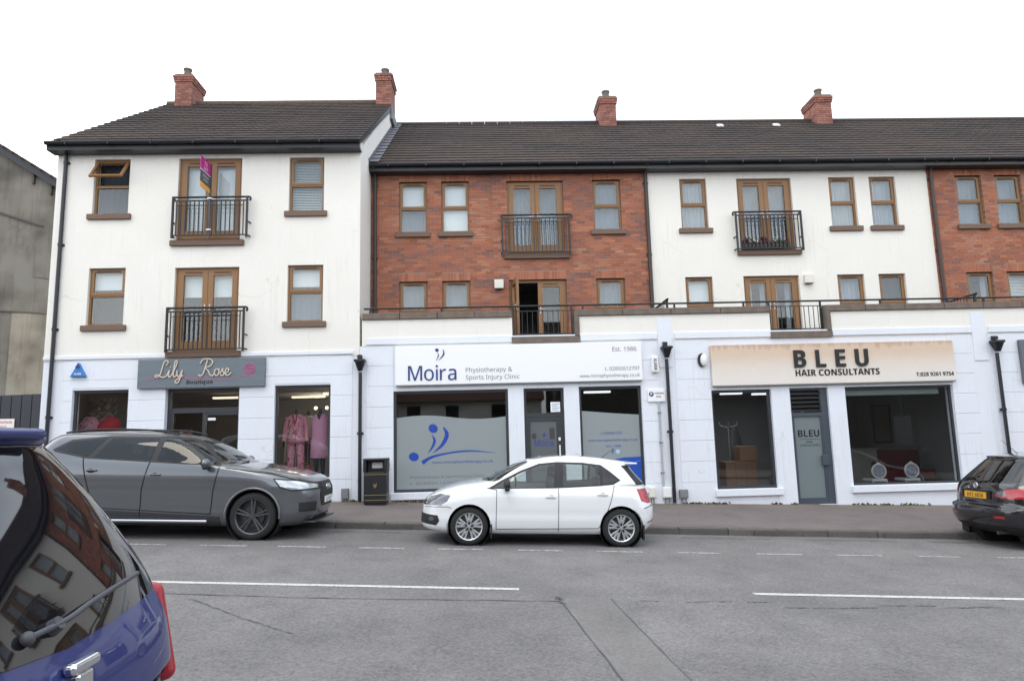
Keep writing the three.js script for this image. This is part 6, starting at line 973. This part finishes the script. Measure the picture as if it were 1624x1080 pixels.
// boxes and notices on the walls
{
  const a = thing('alarm_box', 'white alarm box with dark lettering beside the black downpipe', 'alarm box'); obj('cover', rbx(3.92, 4.10, 3.19, 3.56, 0.0, 0.10, 0.03), M.whitePlastic, a); obj('base', rbx(3.93, 4.09, 3.175, 3.205, 0.01, 0.09, 0.012), M.plastic, a);
  const t = letters('ALARM', 0, 0, 0, 0.08, 0.27, 'bold', 0.003); t.rotateZ(-Math.PI / 2); t.translate(3.975, 3.51, 0.10); obj('lettering', t, ink.dark, a); rebase(a, 4.01, 3.18, 0);
  const b = thing('alarm_box', 'oval black and white alarm siren left of the peach sign', 'alarm box'); obj('base', disk(5.16, 3.45, 0.0, 0.10, 0.165, 0.05), ink.black, b); obj('cover', clean(new THREE.SphereGeometry(1, 18, 12).scale(0.085, 0.15, 0.07).translate(5.20, 3.45, 0.05)), M.whitePlastic, b); rebase(b, 5.17, 3.28, 0);
  const c = thing('alarm_box', 'blue triangular alarm box on the white wall at the left', 'alarm box'); const tri = plate([[-9.69, 3.38], [-9.36, 3.38], [-9.525, 3.68]], 0.07, 0.012); obj('cover', tri, mat(0.03, 0.19, 0.50, { roughness: 0.35 }), c); obj('cap', plate([[-9.575, 3.585], [-9.475, 3.585], [-9.525, 3.68]], 0.03, 0.008).translate(0, 0, 0.07), ink.navy, c); obj('lettering', letters('ALARM', -9.605, 3.42, 0.083, 0.035, 0.16, 'bold', 0.003), M.signWhite, c); rebase(c, -9.52, 3.38, 0);
  for (const [x, l] of [[0.22, 'cream square extractor vent on the brick wall beside the open door'], [8.55, 'cream square extractor vent on the cream wall beside the brown doors']]) { const v = thing('extractor_vent', l, 'vent'); obj('cover', rbx(x, x + 0.245, 5.62, 5.865, ZT, ZT + 0.11, 0.02), M.plastic, v); obj('flap', rbx(x + 0.03, x + 0.215, 5.605, 5.63, ZT + 0.02, ZT + 0.10, 0.008), M.oakDark, v); rebase(v, x + 0.12, 5.62, ZT); }
  const p = thing('parking_sign', 'small white sign with a blue P roundel beside the black downpipe', 'sign'); obj('board', rbx(3.80, 4.22, 2.48, 2.78, 0.0, 0.045, 0.008), M.signWhite, p); obj('roundel', disk(3.885, 2.66, 0.045, 0.058, 0.058, 0.004), ink.navy, p); obj('letter', letters('P', 3.865, 2.63, 0.049, 0.065, 0, 'bold', 0.003), M.signWhite, p); obj('lettering', letters('PARKING', 3.965, 2.66, 0.045, 0.04, 0.22, 'bold', 0.003), ink.dark, p); obj('lettering', letters('REAR', 4.0, 2.58, 0.045, 0.035, 0.12, 'bold', 0.003), ink.dark, p); rebase(p, 4.0, 2.48, 0);
  const k = thing('conduit', 'grey cable conduit running down the white wall beside the black downpipe', 'conduit'); obj('pipe', tube([[4.06, 2.48, 0.03], [4.06, 0.2, 0.03]], 0.024, 8), mat(0.42, 0.43, 0.45, { roughness: 0.6 }), k); for (const y of [2.2, 1.5, 0.8]) obj('clip', bx(4.02, 4.10, y, y + 0.03, 0.0, 0.06), M.lead, k); rebase(k, 4.06, 0.2, 0.03);
  for (const [x, y, w, h, l, m] of [[4.03, 0.24, 0.2, 0.25, 'white meter box at the foot of the black downpipe beside the white car', M.whitePlastic], [4.42, 0.22, 0.2, 0.2, 'grey meter box at the foot of the wall right of the black downpipe', M.lead], [3.70, 0.25, 0.16, 0.24, 'small pale meter box low on the white wall behind the white car', M.plastic], [-3.42, 0.42, 0.17, 0.24, 'small grey meter box low on the wall left of the litter bin', M.lead]]) {
    const q = thing('meter_box', l, 'meter box'); obj('box', rbx(x, x + w, y, y + h, 0.003, 0.10, 0.015), m, q); obj('lid', rbx(x + 0.015, x + w - 0.015, y + 0.02, y + h - 0.02, 0.10, 0.108, 0.004), m, q); for (const dx of [0.05, w - 0.05]) obj('pipe', tube([[x + dx, y, 0.05], [x + dx, y - 0.18, 0.05]], 0.014, 6), M.lead, q); rebase(q, x + w / 2, y, 0);
  }
}
{   // litter bin
  const b = thing('litter_bin', 'black square litter bin with gold bands beside the left downpipe', 'bin'), x = -2.56, z = 0.42, y = paveY(x, z);
  obj('body', [rbx(x - 0.255, x + 0.255, y + 0.03, y + 0.72, z - 0.21, z + 0.21, 0.02), rbx(x - 0.235, x + 0.235, y, y + 0.03, z - 0.19, z + 0.19, 0.008)], ink.black, b);
  obj('hood', [rbx(x - 0.27, x + 0.27, y + 0.97, y + 1.02, z - 0.225, z + 0.225, 0.02), rbx(x - 0.265, x - 0.20, y + 0.72, y + 0.97, z - 0.22, z + 0.22, 0.012), rbx(x + 0.20, x + 0.265, y + 0.72, y + 0.97, z - 0.22, z + 0.22, 0.012), rbx(x - 0.2, x + 0.2, y + 0.72, y + 0.97, z - 0.22, z + 0.0, 0.01)], ink.black, b);
  obj('notice', bx(x - 0.10, x + 0.14, y + 0.80, y + 0.93, z + 0.001, z + 0.006), M.signWhite, b);
  const gold = mat(0.30, 0.22, 0.085, { roughness: 0.45, metalness: 0.4 });
  for (const h of [0.10, 0.21, 0.66]) obj('gold_band', rbx(x - 0.258, x + 0.258, y + h, y + h + 0.012, z - 0.213, z + 0.214, 0.004), gold, b);
  for (const [dx, dy, a] of [[-0.015, 0, 0.35], [0.02, 0.01, -0.3]]) obj('emblem', plate([[-0.018, -0.05], [0.018, -0.05], [0.012, 0.03], [0, 0.06], [-0.012, 0.03]], 0.006).rotateZ(a).translate(x + dx, y + 0.42 + dy, z + 0.21), gold, b);
  rebase(b, x, y, z);
}
{   // estate agent's board standing out from the upper balcony
  const c = document.createElement('canvas'); c.width = 192; c.height = 256; const q = c.getContext('2d'); q.fillStyle = '#b0207c'; q.fillRect(0, 0, 192, 110); q.fillStyle = '#efe9ee'; q.fillRect(0, 108, 192, 6); q.fillStyle = '#4a4a4c'; q.fillRect(0, 114, 192, 100); q.fillStyle = '#e8a33c'; q.fillRect(0, 214, 192, 42);
  q.fillStyle = '#e6b9d8'; q.font = 'bold 44px sans-serif'; q.textAlign = 'center'; q.fillText('TO', 96, 52); q.fillText('LET', 96, 96); q.fillStyle = '#9a9a9c'; q.fillRect(40, 140, 112, 14); q.fillRect(56, 172, 80, 12);
  const t = new THREE.CanvasTexture(c); t.colorSpace = THREE.SRGBColorSpace;
  const s = thing('letting_board', 'magenta, grey and orange letting board on the upper left balcony', 'sign'); const g = new THREE.BoxGeometry(0.58, 0.74, 0.012); g.rotateY(Math.PI / 2); g.translate(-6.60, 8.07, 0.50); obj('board', g, mat(1, 1, 1, { map: t, roughness: 0.5 }), s);
  obj('pole', [bar([-6.60, 6.66, 0.205], [-6.60, 8.46, 0.205], 0.05, 0.035)], ink.dark, s); for (const y of [6.8, 7.58]) obj('strap', bx(-6.65, -6.55, y, y + 0.03, 0.18, 0.235), M.whitePlastic, s); rebase(s, -6.6, 6.66, 0.2);
}
{   // flower trough on the middle balcony
  const f = thing('flower_trough', 'black flower trough with crimson and white blooms on the cream house balcony', 'planter'), r = rng(404), x0 = 6.93, x1 = 8.22, z = ZT + 0.09;
  obj('trough', rbx(x0, x1, 6.60, 6.74, z - 0.065, z + 0.055, 0.02), ink.black, f);
  const cloud = (n, w, yy, colour, size) => { const P = []; for (let i = 0; i < n; i++) { const k = r(), x = x0 + 0.04 + (x1 - x0 - 0.08) * k; if (w && !w(k)) continue; const g = new THREE.CircleGeometry(size * (0.6 + 0.8 * r()), 5); g.rotateX((r() - 0.5) * 2.2); g.rotateY((r() - 0.5) * 2.2); g.translate(x, yy + 0.17 * r() * (0.6 + 0.4 * Math.sin(k * 19)), z + (r() - 0.45) * 0.16); P.push(clean(g)); } return P; };
  const leaf = mat(0.045, 0.085, 0.03, { roughness: 0.8, transmission: 0.3 });
  obj('foliage', cloud(520, null, 6.72, 0, 0.024), leaf, f).userData.kind = 'stuff';
  obj('crimson_blooms', cloud(420, (k) => (k > 0.33 && k < 0.62) || k < 0.09 || k > 0.86 || (k > 0.2 && k < 0.25), 6.74, 0, 0.024), mat(0.26, 0.012, 0.045, { roughness: 0.7 }), f).userData.kind = 'stuff';
  obj('white_blooms', cloud(170, (k) => (k > 0.12 && k < 0.3) || (k > 0.68 && k < 0.8), 6.76, 0, 0.024), mat(0.75, 0.75, 0.66, { roughness: 0.7 }), f).userData.kind = 'stuff';
  rebase(f, 7.58, 6.6, z);
}
// ---------------------------------------------------------------- behind the shop windows
{
  const floral = mat(1, 1, 1, { roughness: 0.85, map: tex(256, (u, v) => { const a = fbm(u * 9, v * 9, 9, 91, 3), b = fbm(u * 14 + 5, v * 14, 14, 93, 2); return a > 0.57 ? [0.62, 0.12, 0.22] : b > 0.56 ? [0.78, 0.56, 0.58] : [0.74, 0.30, 0.40]; }, false, 2.2) });
  const skin = mat(0.03, 0.03, 0.032, { roughness: 0.4 }), rose = mat(0.68, 0.33, 0.48, { roughness: 0.85, sheen: 0.3 });
  const figureForm = (name, label, x, y, z, outfit) => {
    const m = thing(name, label, 'mannequin');
    obj('neck', loft([[x, y + 1.46, z, 0.07, 0.06], [x, y + 1.52, z, 0.045, 0.045], [x, y + 1.6, z, 0.042, 0.042]], 14), skin, m);
    obj('stand', [clean(cyl(0.16, 0.17, 0.02, 24).translate(x, y + 0.01, z)), tube([[x, y, z], [x, y + 0.9, z]], 0.014, 6)], M.steel, m); outfit(m, x, y, z); rebase(m, x, y, z);
  };
  figureForm('mannequin', 'headless mannequin in a pink floral trouser suit in the right boutique window', -4.70, 0.93, -0.75, (m, x, y, z) => {
    obj('jacket', loft([[x, y + 0.78, z, 0.23, 0.16], [x, y + 0.88, z, 0.225, 0.155], [x, y + 1.05, z, 0.175, 0.13], [x, y + 1.2, z, 0.19, 0.135], [x, y + 1.36, z, 0.205, 0.13], [x, y + 1.44, z, 0.19, 0.11], [x, y + 1.49, z, 0.09, 0.075]], 28), floral, m);
    for (const s of [-1, 1]) { obj('sleeve', [between([x + s * 0.19, y + 1.42, z], [x + s * 0.255, y + 1.12, z + 0.01], 0.062, 0.055, 14), between([x + s * 0.255, y + 1.13, z + 0.01], [x + s * 0.275, y + 0.84, z + 0.06], 0.056, 0.052, 14), clean(new THREE.SphereGeometry(0.056, 12, 8).translate(x + s * 0.255, y + 1.125, z + 0.01))], floral, m); obj('hand', loft([[x + s * 0.28, y + 0.68, z + 0.075, 0.012, 0.012], [x + s * 0.28, y + 0.74, z + 0.07, 0.03, 0.022], [x + s * 0.276, y + 0.84, z + 0.06, 0.028, 0.026]], 10), skin, m); obj('trouser_leg', loft([[x + s * 0.125, y + 0.05, z + 0.02, 0.075, 0.08], [x + s * 0.12, y + 0.4, z, 0.082, 0.085], [x + s * 0.105, y + 0.7, z, 0.10, 0.11], [x + s * 0.09, y + 0.82, z, 0.115, 0.13]], 18), floral, m); }
    obj('lapel', plate([[x - 0.012, y + 1.2], [x - 0.07, y + 1.47], [x - 0.035, y + 1.485], [x, y + 1.3], [x + 0.035, y + 1.485], [x + 0.07, y + 1.47], [x + 0.012, y + 1.2]], 0.01).translate(0, 0, z + 0.125), mat(0.45, 0.06, 0.12, { roughness: 0.85 }), m);
  });
  figureForm('mannequin', 'headless mannequin in a plain pink shift dress in the right boutique window', -4.09, 0.93, -0.62, (m, x, y, z) => {
    obj('dress', loft([[x, y + 0.42, z, 0.225, 0.17], [x, y + 0.75, z, 0.215, 0.16], [x, y + 1.0, z, 0.19, 0.14], [x, y + 1.18, z, 0.20, 0.14], [x, y + 1.34, z, 0.20, 0.125], [x, y + 1.44, z, 0.165, 0.10], [x, y + 1.48, z, 0.10, 0.07]], 28), rose, m);
    obj('neckline', plate([[x - 0.06, y + 1.475], [x + 0.06, y + 1.475], [x, y + 1.31]], 0.012).translate(0, 0, z + 0.112), skin, m); for (const s of [-1, 1]) obj('leg', loft([[x + s * 0.08, y + 0.03, z, 0.035, 0.04], [x + s * 0.08, y + 0.25, z, 0.05, 0.052], [x + s * 0.08, y + 0.45, z, 0.06, 0.06]], 12), skin, m);
  });
  figureForm('dress_form', 'dress form in a white short sleeved top between the two pink outfits', -4.60, 0.93, -1.5, (m, x, y, z) => { obj('top', loft([[x, y + 0.92, z, 0.17, 0.12], [x, y + 1.1, z, 0.16, 0.12], [x, y + 1.3, z, 0.2, 0.13], [x, y + 1.44, z, 0.17, 0.1], [x, y + 1.48, z, 0.08, 0.06]], 22), mat(0.7, 0.7, 0.64, { roughness: 0.9 }), m); for (const s of [-1, 1]) obj('sleeve', between([x + s * 0.17, y + 1.4, z], [x + s * 0.27, y + 1.17, z], 0.06, 0.07, 12), mat(0.7, 0.7, 0.64, { roughness: 0.9 }), m); });
  const bag = (x, y, z, w, h, c, l) => { const b = thing('handbag', l, 'handbag'); const k = mat(...c, { roughness: 0.5 }); obj('bag', loft([[x, y, z, w / 2, 0.07], [x, y + h * 0.5, z, w * 0.52, 0.08], [x, y + h, z, w * 0.42, 0.04]], 18), k, b); obj('strap', tube([[x - w * 0.3, y + h, z], [x - w * 0.18, y + h + 0.12, z], [x + w * 0.18, y + h + 0.12, z], [x + w * 0.3, y + h, z]], 0.012, 6), k, b); rebase(b, x, y, z); };
  bag(-4.42, 0.94, -0.45, 0.42, 0.17, [0.55, 0.015, 0.06], 'red handbag on the floor of the right boutique window'); 
  const stand = (x, l, c, h) => { const d = thing('display_plinth', l, 'display plinth'); obj('plinth', rbx(x - 0.3, x + 0.3, 0.5, 0.5 + h, -1.15, -0.6, 0.02), M.roomDark, d); obj('garment', loft([[x, 0.5 + h, -0.85, 0.26, 0.17], [x - 0.02, 0.62 + h, -0.85, 0.28, 0.16], [x + 0.03, 0.76 + h, -0.85, 0.2, 0.13], [x, 0.86 + h, -0.85, 0.1, 0.07]], 16), c, d); rebase(d, x, 0.5, -0.87); };
  stand(-9.22, 'red garment folded on a plinth in the left boutique window', mat(0.55, 0.02, 0.03, { roughness: 0.85 }), 1.62); stand(-9.72, 'pink patterned garment on a plinth in the left boutique window', floral, 1.62);
  const bq = thing('dried_bouquet', 'bunch of pale dried flowers behind the left boutique window', 'bouquet'); { const r = rng(9), P = []; for (let i = 0; i < 90; i++) { const g = new THREE.IcosahedronGeometry(0.035 + 0.03 * r(), 0); g.translate(-9.65 + (r() - 0.5) * 0.55, 2.55 + (r() - 0.5) * 0.75, -1.25 + (r() - 0.5) * 0.4); P.push(clean(g)); } obj('heads', P, mat(0.42, 0.38, 0.33, { roughness: 0.95 }), bq).userData.kind = 'stuff'; obj('stem', tube([[-9.65, 0.5, -1.25], [-9.65, 2.4, -1.25]], 0.02, 6), M.oakDark, bq); } rebase(bq, -9.65, 0.5, -1.25);
  const fr = thing('framed_picture', 'pale framed picture inside the boutique entrance', 'picture'); obj('frame', [bx(-7.05, -6.99, 1.4, 2.25, -4.2, -4.15), bx(-6.5, -6.44, 1.4, 2.25, -4.2, -4.15), bx(-6.99, -6.5, 1.4, 1.47, -4.2, -4.15), bx(-6.99, -6.5, 2.18, 2.25, -4.2, -4.15)], mat(0.35, 0.3, 0.25), fr); obj('picture', bx(-6.99, -6.5, 1.47, 2.18, -4.19, -4.17), ink.dark, fr); rebase(fr, -6.75, 1.4, -4.18);
  // hairdresser
  const desk = thing('reception_desk', 'brown wooden reception desk behind the left hairdresser window', 'desk'); obj('front', rbx(5.95, 6.75, 0.0, 0.98, -1.6, -1.1, 0.01), mat(0.24, 0.125, 0.07, { roughness: 0.6 }), desk); obj('counter', rbx(6.35, 6.80, 0.985, 1.36, -1.55, -1.15, 0.01), mat(0.29, 0.15, 0.085, { roughness: 0.6 }), desk); for (const x of [6.2, 6.47]) obj('groove', bx(x, x + 0.008, 0.05, 0.95, -1.102, -1.098), ink.dark, desk); rebase(desk, 6.35, 0, -1.35);
  const rack = thing('coat_stand', 'pale coat stand behind the left hairdresser window', 'coat stand'); obj('pole', tube([[6.55, 0, -2.4], [6.55, 2.0, -2.4]], 0.025, 8), mat(0.3, 0.29, 0.27), rack); for (let i = 0; i < 4; i++) obj('hook', tube([[6.55, 1.85, -2.4], [6.55 + 0.2 * Math.cos(i * 1.57 + 0.4), 1.9, -2.4 + 0.2 * Math.sin(i * 1.57 + 0.4)], [6.55 + 0.24 * Math.cos(i * 1.57 + 0.4), 2.0, -2.4 + 0.24 * Math.sin(i * 1.57 + 0.4)]], 0.014, 6), mat(0.3, 0.29, 0.27), rack); obj('coat', loft([[6.75, 0.9, -2.3, 0.2, 0.1], [6.73, 1.4, -2.32, 0.16, 0.09], [6.7, 1.85, -2.35, 0.06, 0.05]], 14), mat(0.12, 0.13, 0.14, { roughness: 0.9 }), rack); rebase(rack, 6.55, 0, -2.4);
  const weave = mat(1, 1, 1, { roughness: 0.8, map: tex(128, (u, v) => { const a = fbm(u * 8, v * 8, 8, 33, 3); return a > 0.52 ? [0.36, 0.35, 0.40] : [0.15, 0.14, 0.18]; }, false, 9) }), silver = mat(0.55, 0.53, 0.52, { roughness: 0.4 });
  for (const [x, l] of [[9.60, 'round backed salon chair, left of the two in the right hairdresser window'], [10.43, 'round backed salon chair, right of the two in the right hairdresser window']]) {
    const c = thing('salon_chair', l, 'chair'), z = -0.62, y = 0.40; obj('back_frame', clean(new THREE.TorusGeometry(0.17, 0.024, 8, 28).translate(x, y + 0.27, z)), silver, c); obj('back_pad', disk(x, y + 0.27, z - 0.015, 0.155, 0.155, 0.03), weave, c); obj('crest', blade([[x - 0.06, y + 0.44, 0.01], [x, y + 0.47, 0.04], [x + 0.06, y + 0.44, 0.01]], z - 0.01, 0.02), silver, c); obj('seat', rbx(x - 0.2, x + 0.2, y + 0.01, y + 0.085, z - 0.45, z + 0.02, 0.03), silver, c); for (const s of [-1, 1]) obj('leg', bar([x + s * 0.17, y - 0.3, z], [x + s * 0.17, y + 0.03, z], 0.035, 0.035), silver, c); rebase(c, x, 0.1, z);
  }
  const sofa = thing('sofa', 'dark red sofa behind the right hairdresser window', 'sofa'), red = mat(0.15, 0.02, 0.028, { roughness: 0.6 }); obj('seat', rbx(10.5, 11.9, 0.25, 0.62, -2.6, -1.9, 0.06), red, sofa); obj('backrest', rbx(10.5, 11.9, 0.6, 1.12, -2.75, -2.55, 0.06), red, sofa); obj('arm', rbx(10.32, 10.5, 0.25, 0.82, -2.7, -1.9, 0.05), red, sofa); rebase(sofa, 11.1, 0.1, -2.3);
  const counter = thing('counter', 'pale styling counter behind the round backed salon chairs', 'counter'); obj('panel', rbx(9.0, 10.5, 0.0, 1.15, -2.5, -2.2, 0.01), mat(0.25, 0.235, 0.20, { roughness: 0.7 }), counter); obj('top', rbx(8.95, 10.55, 1.15, 1.19, -2.55, -2.15, 0.008), mat(0.2, 0.19, 0.2, { roughness: 0.4 }), counter); rebase(counter, 9.75, 0, -2.35);
  const mir = thing('wall_mirror', 'black framed panel on the far wall seen through the right hairdresser window', 'mirror'); obj('frame', [bx(10.95, 11.0, 1.3, 2.4, -3.1, -3.05), bx(11.45, 11.5, 1.3, 2.4, -3.1, -3.05), bx(11.0, 11.45, 1.3, 1.35, -3.1, -3.05), bx(11.0, 11.45, 2.35, 2.4, -3.1, -3.05)], ink.black, mir); obj('panel', bx(11.0, 11.45, 1.35, 2.35, -3.09, -3.07), mat(0.12, 0.10, 0.085), mir); rebase(mir, 11.2, 1.3, -3.08);
  const lap = thing('hanging_panel', 'dark hanging panel inside the right hairdresser window', 'panel'); obj('panel', bx(9.86, 10.28, 1.33, 2.0, -0.22, -0.20), ink.black, lap); obj('cord', tube([[10.07, 2.0, -0.21], [10.07, 2.55, -0.21]], 0.004, 4), ink.dark, lap); rebase(lap, 10.07, 1.33, -0.21);
}
for (const [x0, x1, z, l, seed] of [[-9.9, -8.0, -2.6, 'rail of hanging clothes at the back of the boutique, left side', 5], [-5.6, -4.6, -2.9, 'rail of hanging clothes at the back of the boutique, behind the pink suit', 6], [-6.5, -5.9, -3.2, 'short rail of hanging clothes behind the boutique door pane', 7]]) {
  const t = thing('clothes_rail', l, 'clothes rail'), r = rng(seed), top = 2.15; obj('rail', [tube([[x0, top, z], [x1, top, z]], 0.016, 6), tube([[x0, 0.45, z], [x0, top, z]], 0.016, 6), tube([[x1, 0.45, z], [x1, top, z]], 0.016, 6)], M.steel, t);
  const n = Math.floor((x1 - x0) / 0.11), cols = [[0.4, 0.03, 0.06], [0.5, 0.3, 0.34], [0.08, 0.08, 0.1], [0.55, 0.52, 0.47], [0.1, 0.14, 0.25], [0.3, 0.08, 0.16]].map((c) => mat(...c, { roughness: 0.9 }));
  for (let i = 0; i < n; i++) { const x = x0 + 0.08 + i * 0.11, len = 0.75 + 0.35 * r(); obj('garment', loft([[x, top - len, z + 0.03, 0.045, 0.19 + 0.05 * r()], [x, top - len * 0.5, z, 0.05, 0.19], [x, top - 0.12, z, 0.045, 0.2], [x, top - 0.05, z, 0.02, 0.06]], 12), cols[Math.floor(r() * 6)], t); }
  rebase(t, (x0 + x1) / 2, 0.45, z);
}
for (const [x0, x1, z, l, seed] of [[8.7, 9.5, -4.4, 'shelf unit of bottles on the far wall behind the right hairdresser window', 11], [5.45, 6.2, -4.2, 'shelf unit of bottles on the far wall behind the left hairdresser window', 12]]) {
  const t = thing('shelf_unit', l, 'shelf'), r = rng(seed), cols = [[0.6, 0.6, 0.58], [0.05, 0.05, 0.06], [0.35, 0.12, 0.08], [0.5, 0.42, 0.25]].map((c) => mat(...c, { roughness: 0.35 }));
  for (let k = 0; k < 4; k++) { obj('shelf', bx(x0, x1, 1.0 + k * 0.36, 1.03 + k * 0.36, z, z + 0.25), mat(0.25, 0.22, 0.19), t); for (let x = x0 + 0.06; x < x1 - 0.04; x += 0.09) if (r() > 0.2) { const h = 0.12 + 0.12 * r(); obj('bottle', clean(new THREE.LatheGeometry([[0.001, 0], [0.03, 0], [0.03, h * 0.7], [0.012, h * 0.82], [0.012, h], [0.001, h]].map((p) => new THREE.Vector2(...p)), 10).translate(x, 1.03 + k * 0.36, z + 0.12)), cols[Math.floor(r() * 4)], t); } }
  obj('side', bx(x0 - 0.02, x0, 0, 2.3, z, z + 0.25), mat(0.25, 0.22, 0.19), t); obj('side', bx(x1, x1 + 0.02, 0, 2.3, z, z + 0.25), mat(0.25, 0.22, 0.19), t); rebase(t, (x0 + x1) / 2, 0, z);
}
ceilingLamps('of the hairdresser, left window, nearest strip', [[5.7, -2.2, 0.6, 0.16]], 2.80, 45); ceilingLamps('of the hairdresser, over the coat stand', [[6.9, -3.0, 0.6, 0.16]], 2.80, 45); ceilingLamps('of the hairdresser, behind the door louvres', [[8.1, -3.6, 0.7, 0.16]], 2.80, 45);
ceilingLamps('of the boutique, over the pink suit', [[-5.0, -3.0, 0.9, 0.14]], 2.98, 30); ceilingLamps('of the boutique, over the pink dress', [[-4.0, -1.8, 0.6, 0.14]], 2.98, 30); ceilingLamps('of the boutique, behind the entrance fanlight', [[-7.0, -2.6, 0.9, 0.14]], 2.98, 30);
ceilingLamps('of the clinic, behind the right window', [[2.9, -1.9, 0.7, 0.14]], 2.86, 10);
for (const [x, l] of [[-5.05, 'small bright spot bulb in the boutique, left of a pair'], [-4.72, 'small bright spot bulb in the boutique, right of a pair']]) { const m = solo('spot_bulb', clean(new THREE.SphereGeometry(0.055, 12, 8)), lampGlow, l, 'lamp'); m.position.set(x, 2.72, -4.0); const p = new THREE.PointLight(0xfff2dc, 2); p.name = 'spot_bulb'; p.position.set(x, 2.72, -4.0); scene.add(p); }

{   // weeds and moss along the foot of the shop walls
  const r = rng(515), P = []; for (const [a, b, n] of [[-2.2, -0.2, 60], [4.5, 5.6, 40], [6.6, 7.2, 16], [8.5, 10.4, 46], [-3.4, -2.9, 20]]) for (let i = 0; i < n; i++) { const x = a + (b - a) * r(), z = 0.02 + 0.05 * r(), y = baseY(x); for (let k = 0; k < 4; k++) { const g = new THREE.CircleGeometry(0.012 + 0.014 * r(), 4); g.rotateX((r() - 0.5) * 2); g.rotateY((r() - 0.5) * 2); g.translate(x + (r() - 0.5) * 0.04, y + 0.004 + 0.045 * r() * r(), z); P.push(clean(g)); } }
  const w = obj('weeds', P, mat(0.075, 0.085, 0.035, { roughness: 0.95 }), scene); w.userData = { label: 'small weeds and moss growing along the foot of the white shop walls', category: 'weeds', kind: 'stuff' };
}
renderer.render(scene, camera);
